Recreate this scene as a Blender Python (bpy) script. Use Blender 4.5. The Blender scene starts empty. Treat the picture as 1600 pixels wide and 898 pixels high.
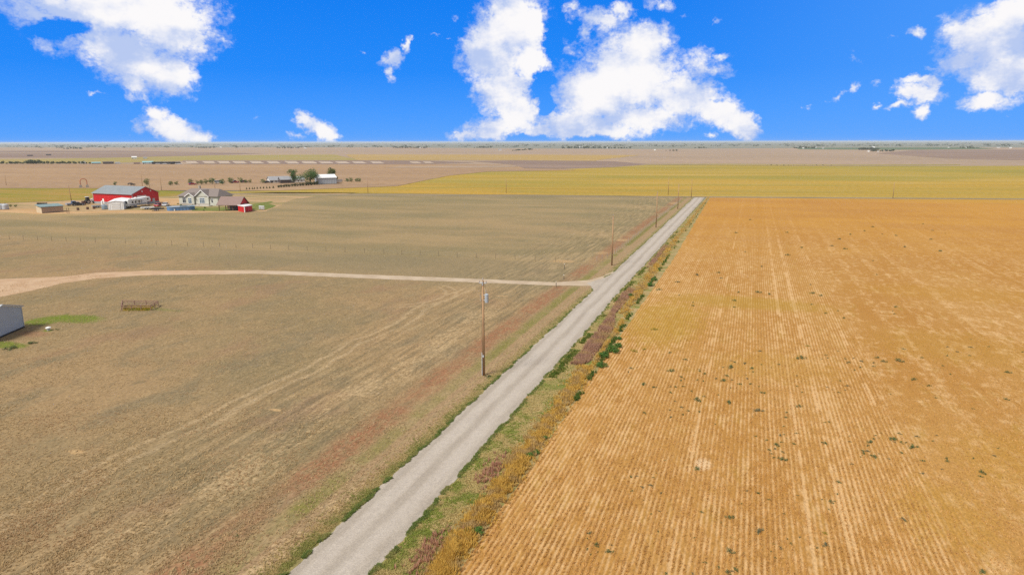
import bpy, math, random
import numpy as np
from mathutils import Vector, Matrix
random.seed(7); rng = np.random.default_rng(11)
R = math.radians
sc = bpy.context.scene
col = sc.collection

# ------------------------------------------------------------------ camera geometry
F, CX, CY, H = 1069., 800., 449., 25.
PITCH = math.atan((CY-221.5)/F); ROLL = math.atan(3/1600)
YAW = math.atan(380/(F*math.cos(PITCH)+227*math.sin(PITCH)))
CYW, SYW = math.cos(YAW), math.sin(YAW)
def ray(px, py):
    u = (px-CX)/F; v = -(py-CY)/F
    cr, sr = math.cos(ROLL), math.sin(ROLL)
    u, v = u*cr+v*sr, -u*sr+v*cr
    fw = math.cos(PITCH)+v*math.sin(PITCH); up = -math.sin(PITCH)+v*math.cos(PITCH)
    return (u*CYW-fw*SYW, u*SYW+fw*CYW, up)
def P(px, py, z=0.):
    """point of the ground plane that the photograph shows at this pixel"""
    d = ray(px, py); t = (z-H)/d[2]
    return (d[0]*t, d[1]*t)
def hgt(px, b, t):
    x, y = P(px, b); r = math.hypot(x, y); d = ray(px, t)
    return H+d[2]/math.hypot(d[0], d[1])*r
def mpp(px, py):
    """metres per photograph pixel (across, up) for something standing there"""
    d = ray(px, py); t = -H/d[2]
    u = (px-CX)/F
    return t/F/math.sqrt(1+u*u), t/F

# ------------------------------------------------------------------ object helpers
def tag(o, label=None, cat=None, group=None, kind=None):
    if label: o['label'] = label
    if cat: o['category'] = cat
    if group: o['group'] = group
    if kind: o['kind'] = kind
    return o
def empty(name, loc=(0, 0, 0), rz=0., label=None, cat=None, group=None):
    o = bpy.data.objects.new(name, None); col.objects.link(o)
    o.location = loc; o.rotation_euler = (0, 0, rz)
    o.empty_display_size = .2
    return tag(o, label, cat, group)
class MB:
    def __init__(s): s.v = []; s.f = []; s.sm = False
    def poly(s, pts):
        n = len(s.v); s.v += [tuple(p) for p in pts]; s.f.append(tuple(range(n, n+len(pts)))); return s
    def box(s, x0, x1, y0, y1, z0, z1):
        n = len(s.v)
        s.v += [(x0,y0,z0),(x1,y0,z0),(x1,y1,z0),(x0,y1,z0),(x0,y0,z1),(x1,y0,z1),(x1,y1,z1),(x0,y1,z1)]
        s.f += [tuple(n+i for i in q) for q in ((0,3,2,1),(4,5,6,7),(0,1,5,4),(1,2,6,5),(2,3,7,6),(3,0,4,7))]
        return s
    def prism(s, prof, a0, a1, axis='x'):
        """profile of (a, z) points swept along an axis"""
        m = len(prof); n = len(s.v)
        for a in (a0, a1):
            for (p, z) in prof:
                s.v.append((a, p, z) if axis == 'x' else (p, a, z))
        q0 = tuple(range(n, n+m)); q1 = tuple(range(n+m, n+2*m))
        s.f += [q0[::-1], q1] if axis == 'x' else [q0, q1[::-1]]
        for i in range(m):
            j = (i+1) % m
            f = (n+i, n+j, n+m+j, n+m+i)
            s.f.append(f if axis == 'x' else f[::-1])
        return s
    def tube(s, p0, p1, r0, r1=None, n=8, caps=True):
        r1 = r0 if r1 is None else r1
        p0 = Vector(p0); p1 = Vector(p1); d = (p1-p0).normalized()
        a = d.orthogonal().normalized(); b = d.cross(a); k = len(s.v)
        for (p, r) in ((p0, r0), (p1, r1)):
            for i in range(n):
                t = 2*math.pi*i/n
                s.v.append(tuple(p+a*(r*math.cos(t))+b*(r*math.sin(t))))
        for i in range(n):
            j = (i+1) % n
            s.f.append((k+i, k+j, k+n+j, k+n+i))
        if caps: s.f += [tuple(k+i for i in range(n))[::-1], tuple(k+n+i for i in range(n))]
        return s
    def dome(s, c, rx, ry, rz, nu=10, nv=4):
        k = len(s.v)
        for j in range(nv):
            t = (math.pi/2)*j/nv
            for i in range(nu):
                a = 2*math.pi*i/nu
                s.v.append((c[0]+rx*math.cos(a)*math.cos(t), c[1]+ry*math.sin(a)*math.cos(t), c[2]+rz*math.sin(t)))
        s.v.append((c[0], c[1], c[2]+rz))
        for j in range(nv-1):
            for i in range(nu):
                i2 = (i+1) % nu
                s.f.append((k+j*nu+i, k+j*nu+i2, k+(j+1)*nu+i2, k+(j+1)*nu+i))
        for i in range(nu):
            s.f.append((k+(nv-1)*nu+i, k+(nv-1)*nu+(i+1) % nu, k+nv*nu))
        return s
    def build(s, name, mat, parent=None, bevel=0., smooth=False):
        me = bpy.data.meshes.new(name); me.from_pydata(s.v, [], s.f); me.validate(); me.update()
        me.materials.append(mat)
        if smooth:
            me.polygons.foreach_set('use_smooth', [True]*len(me.polygons))
        o = bpy.data.objects.new(name, me); col.objects.link(o)
        if parent: o.parent = parent
        if bevel:
            b = o.modifiers.new('bevel', 'BEVEL'); b.width = bevel; b.segments = 2
        return o
def npmesh(name, verts, nper, mat, rnd=None, parent=None):
    """mesh of separate polygons, nper vertices each, from a numpy array"""
    verts = np.asarray(verts, dtype=np.float32).reshape(-1, 3); nv = len(verts); nf = nv//nper
    me = bpy.data.meshes.new(name)
    me.vertices.add(nv); me.vertices.foreach_set('co', verts.ravel())
    me.loops.add(nv); me.loops.foreach_set('vertex_index', np.arange(nv, dtype=np.int32))
    me.polygons.add(nf)
    me.polygons.foreach_set('loop_start', np.arange(0, nv, nper, dtype=np.int32))
    me.polygons.foreach_set('loop_total', np.full(nf, nper, dtype=np.int32))
    if rnd is not None:
        at = me.attributes.new('rnd', 'FLOAT', 'POINT'); at.data.foreach_set('value', np.asarray(rnd, dtype=np.float32))
    me.update(calc_edges=True); me.materials.append(mat)
    o = bpy.data.objects.new(name, me); col.objects.link(o)
    if parent: o.parent = parent
    return o
kids = {}
def copy_tree(o, parent=None):
    c = o.copy(); col.objects.link(c)
    if parent is not None: c.parent = parent
    for ch in [x for x in o.children]: copy_tree(ch, c)
    return c

# ------------------------------------------------------------------ material helpers
class G:
    def __init__(s, tree): s.t = tree; s.n = tree.nodes; s.l = tree.links
    def new(s, typ, **kw):
        n = s.n.new(typ)
        for k, v in kw.items(): setattr(n, k, v)
        return n
    def put(s, sock, v):
        if isinstance(v, bpy.types.NodeSocket): s.l.new(v, sock)
        elif v is not None:
            if isinstance(v, (tuple, list)) and len(v) == 3 and sock.type == 'RGBA': v = (*v, 1)
            sock.default_value = v
    def m(s, op, a, b=None, c=None, clamp=False):
        n = s.new('ShaderNodeMath', operation=op, use_clamp=clamp)
        s.put(n.inputs[0], a); s.put(n.inputs[1], b); s.put(n.inputs[2], c)
        return n.outputs[0]
    def v(s, op, a, b=None):
        n = s.new('ShaderNodeVectorMath', operation=op)
        s.put(n.inputs[0], a)
        if op == 'SCALE': s.put(n.inputs['Scale'], b)
        else: s.put(n.inputs[1], b)
        return n.outputs['Value'] if op in ('LENGTH', 'DOT_PRODUCT') else n.outputs[0]
    def comb(s, x, y, z=0.):
        n = s.new('ShaderNodeCombineXYZ'); s.put(n.inputs[0], x); s.put(n.inputs[1], y); s.put(n.inputs[2], z)
        return n.outputs[0]
    def sep(s, v):
        n = s.new('ShaderNodeSeparateXYZ'); s.put(n.inputs[0], v); return n.outputs
    def noise(s, vec, scale, detail=4., rough=.55, dist=0., color=False):
        n = s.new('ShaderNodeTexNoise'); s.put(n.inputs['Vector'], vec)
        n.inputs['Scale'].default_value = scale; n.inputs['Detail'].default_value = detail
        n.inputs['Roughness'].default_value = rough; n.inputs['Distortion'].default_value = dist
        return n.outputs['Color' if color else 'Fac']
    def mr(s, v, a, b, c=0., d=1., smooth=True):
        n = s.new('ShaderNodeMapRange', interpolation_type='SMOOTHSTEP' if smooth else 'LINEAR')
        s.put(n.inputs['Value'], v)
        for k, x in (('From Min', a), ('From Max', b), ('To Min', c), ('To Max', d)): s.put(n.inputs[k], x)
        return n.outputs[0]
    def mix(s, f, a, b, blend='MIX'):
        n = s.new('ShaderNodeMix', data_type='RGBA', blend_type=blend, clamp_factor=True)
        s.put(n.inputs[0], f); s.put(n.inputs[6], a); s.put(n.inputs[7], b)
        return n.outputs[2]
    def pos(s): return s.new('ShaderNodeNewGeometry').outputs['Position']
    def obj(s): return s.new('ShaderNodeTexCoord').outputs['Object']
    def attr(s, name): return s.new('ShaderNodeAttribute', attribute_name=name).outputs['Fac']
    def band(s, x, c, w, soft):
        """1 inside |x-c|<w fading over soft"""
        return s.mr(s.m('ABSOLUTE', s.m('SUBTRACT', x, c)), w, w+soft, 1., 0.)
def material(name, fn, rough=.9, spec=.15, metal=0.):
    m = bpy.data.materials.new(name); m.use_nodes = True
    g = G(m.node_tree); b = m.node_tree.nodes['Principled BSDF']
    b.inputs['Roughness'].default_value = rough; b.inputs['Specular IOR Level'].default_value = spec
    b.inputs['Metallic'].default_value = metal
    r = fn(g)
    h = None
    if isinstance(r, tuple) and len(r) == 2: r, h = r
    g.put(b.inputs['Base Color'], r)
    if h is not None:
        bp = g.new('ShaderNodeBump'); g.put(bp.inputs['Height'], h[0]); bp.inputs['Distance'].default_value = h[1]
        bp.inputs['Strength'].default_value = h[2] if len(h) > 2 else 1.
        g.put(b.inputs['Normal'], bp.outputs[0])
    return m
def paint(name, c, var=.12, scale=1.5, rough=.55, spec=.4, ribs=None, metal=0.):
    """weathered paint or sheet: base colour with grime, optional vertical ribs in the sheet"""
    def fn(g):
        p = g.obj()
        n = g.noise(p, scale, 6, .65)
        f = g.mr(n, .3, .7, 1-var, 1+var)
        cc = g.mix(1., c, g.comb(f, f, f), 'MULTIPLY')
        if ribs:
            x = g.sep(p)
            w = g.m('SINE', g.m('MULTIPLY', g.m('ADD', x[0], x[1]), 2*math.pi/ribs))
            return cc, (w, .03)
        return cc
    return material(name, fn, rough, spec, metal)
def flat(c): return lambda g: c

# ------------------------------------------------------------------ ground materials
def xy(g):
    p = g.pos(); s = g.sep(p); return p, s[0], s[1]
def stretch(g, p, sx, sy):
    return g.v('MULTIPLY', p, (sx, sy, 1.))

OLIVE=(.222,.167,.087); GREY=(.19,.151,.088); TAN=(.288,.195,.1); STRAW=(.43,.31,.17); REDB=(.25,.115,.065)
GRN=(.165,.155,.038); PINK=(.31,.20,.115); SOIL=(.38,.235,.135)
def f_pasture(g):
    p, x, y = xy(g)
    big = g.noise(p, .035, 4, .6); mid = g.noise(stretch(g, p, 1., .55), .16, 5, .62, .6)
    clump = g.noise(stretch(g, p, 1., .5), .9, 6, .7, .5)
    fine = g.noise(stretch(g, p, 1., .4), 5.5, 5, .75)
    stre = g.noise(stretch(g, p, 1., .09), 1.3, 4, .6)
    c = g.mix(g.mr(big, .36, .64), OLIVE, TAN)
    c = g.mix(g.m('MULTIPLY', g.mr(mid, .48, .68), .75), c, GREY)
    c = g.mix(g.m('MULTIPLY', g.mr(clump, .5, .72), .55), c, (.36,.255,.13))
    c = g.mix(g.m('MULTIPLY', g.mr(clump, .47, .3), .5), c, (.135,.112,.062))
    rd = g.noise(stretch(g, p, 1., .6), .11, 5, .6)
    c = g.mix(g.m('MULTIPLY', g.mr(rd, .54, .68), .4), c, (.25,.145,.09))
    # upper pasture beyond the driveway: greyer and greener with soft pale swaths
    up = g.mr(g.m('ADD', y, g.m('MULTIPLY', g.m('ADD', x, 25.), .12)), 100., 118.)
    farc = g.mix(g.mr(g.noise(stretch(g, p, .35, 1.), .05, 5, .6), .38, .62), (.2,.168,.088), (.31,.228,.118))
    c = g.mix(g.m('MULTIPLY', up, .62), c, farc)
    # strip between the driveway and the fence, grazed darker
    fy = g.m('SUBTRACT', y, g.m('ADD', 141., g.m('MULTIPLY', x, .0855)))
    btw = g.m('MULTIPLY', g.mr(fy, 1.2, -.6), up)
    c = g.mix(g.m('MULTIPLY', btw, .4), c, (.19,.152,.092))
    farg = g.mr(y, 175., 300.)
    c = g.mix(g.m('MULTIPLY', farg, .5), c, g.mix(g.mr(g.noise(stretch(g, p, .3, 1.), .06, 4), .4, .62), (.19,.164,.084), (.29,.222,.114)))
    # straw flecks left lying in mown swaths
    wx = g.m('ADD', x, g.m('MULTIPLY', g.m('SUBTRACT', g.noise(p, .09, 3), .5), 5.))
    sw = g.m('MAXIMUM', g.band(wx, -36.2, .9, 3.), g.m('MULTIPLY', g.band(wx, -43., .5, 2.5), .5))
    sw = g.m('MULTIPLY', sw, g.mr(y, 110., 90.))
    sw = g.m('MAXIMUM', sw, g.m('MULTIPLY', g.band(wx, -26.4, .5, 1.2), g.mr(y, 48., 36.)))
    sw = g.m('MULTIPLY', sw, g.mr(g.noise(p, .16, 3, .6), .3, .55, .45, 1.1))
    fl = g.noise(stretch(g, p, 1., .45), 2.6, 4, .7)
    thr = g.m('SUBTRACT', .74, g.m('MULTIPLY', sw, .27))
    fm = g.mr(g.m('SUBTRACT', fl, thr), 0., .08)
    c = g.mix(g.m('MULTIPLY', fm, .6), c, STRAW)
    # streaks along the road near the verge
    nr = g.mr(x, -62., -36.)
    c = g.mix(g.m('MULTIPLY', g.m('MULTIPLY', g.mr(stre, .5, .66), nr), .4), c, STRAW)
    c = g.mix(g.m('MULTIPLY', g.m('MULTIPLY', g.mr(stre, .5, .36), nr), .5), c, (.13,.105,.06))
    # verge bands
    vx = g.m('ADD', x, g.m('MULTIPLY', g.m('SUBTRACT', g.noise(p, .22, 4, .6), .5), 1.8))
    yn = g.noise(g.comb(0., y, 3.), .06, 3, .6); yn2 = g.noise(g.comb(7., y, 1.), .075, 3, .6)
    cl2 = g.noise(stretch(g, p, 1., .35), 1.7, 5, .7)
    c = g.mix(g.m('MULTIPLY', g.mr(vx, -30.2, -28.6), .8), c, g.mix(g.mr(cl2, .35, .65), (.24,.185,.085), (.33,.235,.125)))
    red = g.m('MULTIPLY', g.band(vx, -30.6, .45, 2.), g.mr(yn, .34, .58, .35, 1.))
    c = g.mix(g.m('MULTIPLY', red, g.mr(cl2, .34, .6, .2, .95)), c, (.265,.125,.066))
    gr = g.m('MULTIPLY', g.band(vx, -28., .25, 1.1), g.mr(yn2, .4, .56))
    c = g.mix(g.m('MULTIPLY', gr, g.mr(cl2, .3, .6, .35, .9)), c, GRN)
    wob = g.m('ADD', x, g.m('MULTIPLY', g.m('SUBTRACT', g.noise(g.comb(0., y, 0.), .03, 2), .5), .8))
    for cx_ in (-26.05, -27.0):
        c = g.mix(g.m('MULTIPLY', g.band(wob, cx_, .2, .35), g.mr(cl2, .25, .6, 1., .5)), c, PINK)
    c = g.mix(g.m('MULTIPLY', g.m('MULTIPLY', fm, .8), g.mr(vx, -28.6, -27.4)), c, STRAW)
    edge = g.mr(vx, -25.6, -24.8)
    c = g.mix(g.m('MULTIPLY', edge, .8), c, g.mix(g.mr(cl2, .35, .6), (.13,.13,.04), (.25,.21,.08)))
    # green patches watered by run-off at the grey shed
    for (cx_, cy_, rx, ry, k) in ((-94.6, 68.2, 3.2, 3.4, .95), (-91., 70.2, 5., 2.6, .9), (-87.5, 57.6, 3.6, 1.5, .9), (-90.5, 54.5, 3., 1.8, .8), (-89.3, 64.2, .9, .7, .9), (-85.5, 78.5, 5.5, 1.0, .35)):
        d = g.v('LENGTH', g.v('MULTIPLY', g.v('SUBTRACT', p, (cx_, cy_, 0.)), (1/rx, 1/ry, 0.)))
        d = g.m('ADD', d, g.m('MULTIPLY', g.m('SUBTRACT', clump, .5), 1.1))
        c = g.mix(g.m('MULTIPLY', g.mr(d, 1.05, .55), k), c, g.mix(fine, (.05,.09,.012), (.21,.235,.035)))
    for (cx_, cy_, rx, ry, k) in ((-89.5, 62.3, 3.2, 1.5, .8), (-85.5, 51., 3.4, 1.1, .5)):
        d = g.v('LENGTH', g.v('MULTIPLY', g.v('SUBTRACT', p, (cx_, cy_, 0.)), (1/rx, 1/ry, 0.)))
        d = g.m('ADD', d, g.m('MULTIPLY', g.m('SUBTRACT', clump, .5), 1.))
        c = g.mix(g.m('MULTIPLY', g.mr(d, 1.05, .5), k), c, (.26,.15,.085))
    # faint wheel tracks
    tc = g.v('LENGTH', g.v('SUBTRACT', g.v('MULTIPLY', p, (1., 1., 0.)), (-55., 100., 0.)))
    tr = g.m('MULTIPLY', g.m('MAXIMUM', g.band(tc, 8., .12, .3), g.band(tc, 9.7, .12, .3)), g.mr(x, -53., -49.))
    tl = g.m('MULTIPLY', g.m('MAXIMUM', g.band(wx, -45., .12, .35), g.band(wx, -46.7, .12, .35)), g.mr(y, 116., 104.))
    c = g.mix(g.m('MULTIPLY', g.m('MAXIMUM', tr, tl), g.mr(clump, .3, .6, .15, .55)), c, (.42,.31,.18))
    # bare spots
    for (cx_, cy_, rx, ry, k) in ((-37.1,139.9,3.2,2.4,.8),(-30.8,176.,2.,3.,.7),(-31.6,153.6,2.2,2.6,.6),(-41.6,50.7,.9,.35,.9),(-51.3,37.8,1.1,.5,.9),(-38.,104.,1.6,.5,.8),(-29.5,290.,3.,5.,.8)):
        d = g.v('LENGTH', g.v('MULTIPLY', g.v('SUBTRACT', p, (cx_, cy_, 0.)), (1/rx, 1/ry, 0.)))
        d = g.m('ADD', d, g.m('MULTIPLY', g.m('SUBTRACT', clump, .5), 1.2))
        c = g.mix(g.m('MULTIPLY', g.mr(d, 1., .5), k), c, (.40,.265,.13))
    gr2 = g.noise(g.comb(g.m('ADD', x, g.m('MULTIPLY', y, .2)), g.m('MULTIPLY', y, .28), 5.), 2.3, 6, .78)
    c = g.mix(g.m('MULTIPLY', g.mr(gr2, .54, .68), .5), c, (.36,.265,.155))
    c = g.mix(g.m('MULTIPLY', g.mr(gr2, .47, .34), .5), c, (.17,.13,.08))
    f = g.mr(fine, .25, .75, .5, 1.5, False)
    c = g.mix(1., c, g.comb(f, f, f), 'MULTIPLY')
    hh = g.m('ADD', g.m('MULTIPLY', fine, .2), g.m('ADD', g.m('MULTIPLY', gr2, .2), g.m('MULTIPLY', clump, .35)))
    return c, (hh, .45, .7)

ROWS = .36
def f_stubble(g):
    p, x, y = xy(g)
    wx = g.m('ADD', x, g.m('MULTIPLY', g.m('SUBTRACT', g.noise(stretch(g, p, 1., .25), .35, 3), .5), .16))
    w = g.m('SINE', g.m('MULTIPLY', wx, 2*math.pi/ROWS))
    fine = g.noise(stretch(g, p, 1., .45), 6.5, 5, .75)
    clump = g.noise(stretch(g, p, 1., .35), 1.5, 5, .7)
    big = g.noise(stretch(g, p, 1., .4), .07, 5, .6)
    mid = g.noise(stretch(g, p, 1.6, .5), .3, 5, .65)
    # rows read well on the left, broken down by the header on the right
    dis = g.mr(g.m('ADD', x, g.m('MULTIPLY', g.m('SUBTRACT', big, .5), 6.)), 12., 15.5, 1., .06)
    soil = g.m('ADD', g.m('MULTIPLY', g.m('MULTIPLY', w, .17), dis), g.m('MULTIPLY', g.m('SUBTRACT', clump, .5), 1.5))
    soil = g.m('ADD', soil, g.m('MULTIPLY', g.m('SUBTRACT', mid, .5), .9))
    sw = g.noise(g.comb(g.m('ADD', g.m('MULTIPLY', x, .5), g.m('MULTIPLY', y, .16)), g.m('MULTIPLY', y, .9), 2.), .8, 5, .7)
    soil = g.m('ADD', soil, g.m('MULTIPLY', g.m('MULTIPLY', g.m('SUBTRACT', sw, .5), .8), g.m('SUBTRACT', 1., dis)))
    # drill passes a little thinner every few metres
    ps = g.noise(g.comb(x, g.m('MULTIPLY', y, .012), 4.), .55, 3, .6)
    soil = g.m('ADD', soil, g.m('MULTIPLY', g.m('SUBTRACT', ps, .5), .7))
    for tx_, tw_ in ((7.4, .3), (5.1, .22), (-3.2, .2), (12.6, .25)):
        soil = g.m('ADD', soil, g.m('MULTIPLY', g.band(wx, tx_, tw_*.5, tw_), g.mr(g.noise(g.comb(tx_, y, 0.), .12, 3), .4, .6, 0., .45)))
    gold = g.mix(g.mr(big, .35, .66), (.38,.205,.06), (.345,.17,.042))
    gold = g.mix(g.m('MULTIPLY', g.mr(mid, .52, .7), .5), gold, (.31,.185,.032))
    c = g.mix(g.mr(soil, -.12, .42), gold, (.51,.32,.145))
    c = g.mix(g.m('MULTIPLY', g.mr(clump, .42, .28), .55), c, (.25,.115,.03))
    # fades to an even orange far out
    far = g.mr(y, 110., 260.)
    fc = g.mix(g.mr(g.noise(stretch(g, p, .35, 1.), .05, 4, .6), .36, .64), (.425,.214,.038), (.37,.178,.038))
    fc = g.mix(g.m('MULTIPLY', g.mr(clump, .5, .7), .25), fc, (.48,.28,.08))
    c = g.mix(g.m('MULTIPLY', far, .75), c, fc)
    c = g.mix(g.m('MULTIPLY', g.mr(y, 318., 345.), .55), c, (.41,.245,.042))
    # yellower patch of regrowth by the verge, and a bare blow-out
    for (cx_, cy_, rx, ry, cc, k) in ((-10.5, 96., 7., 16., (.34,.21,.03), .55), (-2.2, 52.3, .85, 1.3, (.56,.39,.22), .9), (25., 95., 12., 10., (.34,.19,.03), .3), (0., 112., 16., 6., (.33,.2,.03), .5), (22., 60., 6., 9., (.36,.2,.035), .4), (14., 50., 4., 6., (.36,.2,.035), .4), (34., 130., 20., 8., (.36,.185,.03), .4), (4., 80., 9., 7., (.36,.2,.04), .4)):
        d = g.v('LENGTH', g.v('MULTIPLY', g.v('SUBTRACT', p, (cx_, cy_, 0.)), (1/rx, 1/ry, 0.)))
        d = g.m('ADD', d, g.m('MULTIPLY', g.m('SUBTRACT', clump, .5), 1.2))
        c = g.mix(g.m('MULTIPLY', g.mr(d, 1.05, .45), k), c, cc)
    f = g.mr(fine, .25, .75, .6, 1.4, False)
    c = g.mix(1., c, g.comb(f, f, f), 'MULTIPLY')
    hh = g.m('ADD', g.m('MULTIPLY', fine, .12), g.m('MULTIPLY', g.m('MULTIPLY', w, dis), -.03))
    return c, (hh, .5, .8)
def f_gravel(g):
    p, x, y = xy(g)
    fine = g.noise(p, 9., 6, .8); mid = g.noise(stretch(g, p, 1., .3), .8, 5, .6); big = g.noise(stretch(g, p, 1., .12), .2, 4, .6)
    c = g.mix(g.mr(mid, .3, .7), (.345,.295,.24), (.40,.35,.29))
    c = g.mix(g.m('MULTIPLY', g.mr(big, .5, .7), .35), c, (.31,.265,.21))
    wv = g.m('ADD', x, g.m('MULTIPLY', g.m('SUBTRACT', g.noise(g.comb(0., y, 6.), .05, 3), .5), .9))
    c = g.mix(g.m('MULTIPLY', g.mr(g.noise(stretch(g, p, 1., .05), 2.6, 4, .6), .52, .68), .35), c, (.29,.245,.2))
    c = g.mix(g.m('MULTIPLY', g.m('MAXIMUM', g.band(wv, -22.2, .12, .35), g.m('MAXIMUM', g.band(wv, -24.1, .1, .3), g.band(wv, -20.2, .1, .3))), .4), c, (.28,.24,.195))
    for cx_ in (-23.2, -21.3):
        c = g.mix(g.m('MULTIPLY', g.band(wv, cx_, .25, .45), .55), c, (.43,.38,.325))
    f = g.m('MULTIPLY', g.mr(fine, .25, .75, .66, 1.34, False), g.mr(g.noise(p, 2.4, 4, .7), .25, .75, .9, 1.1, False))
    return g.mix(1., c, g.comb(f, f, f), 'MULTIPLY'), (fine, .06, .6)
def f_drive(g):
    p, x, y = xy(g)
    fine = g.noise(p, 6., 5, .75); mid = g.noise(p, .35, 4, .6)
    c = g.mix(g.mr(mid, .35, .65), (.38,.295,.205), (.45,.36,.26))
    c = g.mix(g.mr(x, -80., -108.), c, g.mix(g.mr(mid, .4, .6), (.40,.265,.16), (.45,.315,.2)))
    f = g.mr(fine, .25, .75, .8, 1.2, False)
    return g.mix(1., c, g.comb(f, f, f), 'MULTIPLY')
def field(name, a, b, c=None, s=.02, k=.5, streak=.3, sun=None):
    def fn(g):
        p = g.pos()
        # rotate so bands lie along the fields' own east-west furrows
        n1 = g.m('ADD', g.m('MULTIPLY', g.noise(stretch(g, p, streak, 1.), s, 6, .62, .4), .6), g.m('MULTIPLY', g.noise(stretch(g, p, streak*.4, 1.), s*3.1, 5, .6), .4)); n2 = g.noise(p, s*14, 4, .6)
        o = g.mix(g.mr(n1, .41, .59), a, b)
        if c is not None:
            n3 = g.noise(stretch(g, g.v('ADD', p, (91., 37., 0.)), streak*.6, 1.), s*1.6, 5, .6)
            o = g.mix(g.m('MULTIPLY', g.mr(n3, .5, .66), k), o, c)
        f = g.mr(n2, .25, .75, .82, 1.18, False)
        return g.mix(1., o, g.comb(f, f, f), 'MULTIPLY')
    return material(name, fn, 1., .05)

M = {}
M['pasture'] = material('pasture_turf', f_pasture, 1., .04)
M['stubble'] = material('stubble_rows', f_stubble, 1., .05)
M['gravel'] = material('pale_gravel', f_gravel, .95, .1)
M['drive'] = material('dirt_and_gravel', f_drive, .95, .1)
def f_crop(g):
    p = g.pos(); s_ = g.sep(p)
    v = g.m('ADD', s_[1], g.m('MULTIPLY', s_[0], -.215))        # distance beyond the county road
    q1 = g.noise(g.comb(g.m('MULTIPLY', s_[0], .14), v, 0.), .028, 6, .62, .5); q2 = g.noise(g.comb(g.m('MULTIPLY', s_[0], .3), v, 9.), .009, 5, .6, .4)
    q3 = g.noise(p, .45, 5, .65); q4 = g.noise(g.comb(g.m('MULTIPLY', s_[0], .04), v, 3.), .11, 4, .6)
    c = g.mix(g.mr(v, 335., 620.), (.40,.245,.045), (.34,.245,.05))
    c = g.mix(g.m('MULTIPLY', g.mr(q2, .42, .62), .75), c, (.235,.21,.045))
    c = g.mix(g.m('MULTIPLY', g.mr(q1, .5, .68), .6), c, (.41,.285,.09))
    c = g.mix(g.m('MULTIPLY', g.mr(q1, .46, .3), .5), c, (.29,.17,.03))
    c = g.mix(g.m('MULTIPLY', g.mr(q4, .5, .66), .4), c, (.2,.165,.03))
    f = g.mr(q3, .25, .75, .75, 1.25, False)
    return g.mix(1., c, g.comb(f, f, f), 'MULTIPLY')
M['crop'] = material('gold_green_crop', f_crop, 1., .05)
M['crop2'] = field('green_strip_crop', (.2,.185,.03), (.31,.2,.055), (.25,.2,.035), .045, .6, .2)
M['tan'] = field('harvested_tan', (.32,.21,.12), (.285,.19,.115), (.36,.25,.15), .012, .5, .25)
M['pink'] = field('fallow_pink', (.32,.235,.165), (.285,.215,.155), (.36,.27,.19), .006, .5, .25)
M['mauve'] = field('ploughed_mauve', (.21,.15,.12), (.25,.18,.14), (.18,.135,.105), .01, .5, .25)
M['goldfar'] = field('far_gold', (.36,.245,.085), (.33,.235,.1), (.4,.275,.12), .01, .5, .25)
M['olive'] = field('far_olive', (.27,.23,.07), (.31,.235,.1), (.24,.22,.06), .01, .5, .25)
M['strip'] = field('bare_white_strip', (.43,.35,.28), (.36,.285,.215), None, .02, .5, .3)
M['plain'] = field('distant_plain', (.2,.2,.155), (.165,.18,.145), (.28,.24,.18), .0016, .6, .22)
M['greenfar'] = field('distant_green_field', (.09,.13,.08), (.12,.15,.08), None, .004, .5, .3)
M['yard'] = field('farmyard_dirt', (.31,.22,.11), (.39,.265,.145), (.2,.18,.07), .06, .7, .35)
M['dirt'] = field('bare_orange_dirt', (.45,.29,.15), (.4,.25,.12), (.5,.34,.2), .1, .5, .3)
M['lawn'] = field('lawn_green', (.12,.15,.035), (.2,.19,.06), (.08,.11,.025), .12, .6, .4)
M['xroad'] = field('county_road', (.25,.195,.125), (.2,.165,.1), (.3,.235,.16), .05, .5, .5)

# ------------------------------------------------------------------ ground sheets
def ragged(pts, step, amp, jit=random.Random(3)):
    out = []
    n = len(pts)
    for i in range(n):
        a = Vector(pts[i]).to_2d(); b = Vector(pts[(i+1) % n]).to_2d(); L = (b-a).length
        k = max(1, min(400, int(L/step))); nn = (b-a).orthogonal().normalized() if L > 1e-6 else Vector((0, 0))
        w = 0.
        for j in range(k):
            w = .6*w+jit.uniform(-1, 1)
            q = a.lerp(b, j/k)+nn*(w*amp*(0 if j == 0 else 1)); out.append((q.x, q.y))
    return out
def sheet(name, pts, z, mat, step=0, amp=0., kind='structure'):
    if step: pts = ragged(pts, step, amp)
    import mathutils
    tri = mathutils.geometry.tessellate_polygon([[Vector((x, y, 0)) for x, y in pts]])
    me = bpy.data.meshes.new(name)
    fs = []
    for t in tri:
        a, b, c = (Vector(pts[i]) for i in t)
        fs.append(t if (b-a).cross(c-a) > 0 else t[::-1])
    me.from_pydata([(x, y, z) for x, y in pts], [], fs); me.update(); me.materials.append(mat)
    o = bpy.data.objects.new(name, me); col.objects.link(o); o['kind'] = kind
    return o
def pxs(*pts): return [P(*p) for p in pts]

# ground: one sheet to the horizon, in rings so triangles stay well shaped
gm = MB(); rings = [0, 200, 600, 1500, 4000, 10000, 24000, 60000]; NS = 48
gm.v.append((0, 0, -.06))
for r in rings[1:]:
    for i in range(NS):
        a = 2*math.pi*i/NS; gm.v.append((r*math.cos(a), r*math.sin(a), -.06))
for i in range(NS): gm.f.append((0, 1+i, 1+(i+1) % NS))
for k in range(len(rings)-2):
    b0 = 1+k*NS; b1 = b0+NS
    for i in range(NS):
        j = (i+1) % NS; gm.f.append((b0+i, b1+i, b1+j, b0+j))
tag(gm.build('ground', M['plain']), kind='structure')

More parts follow.
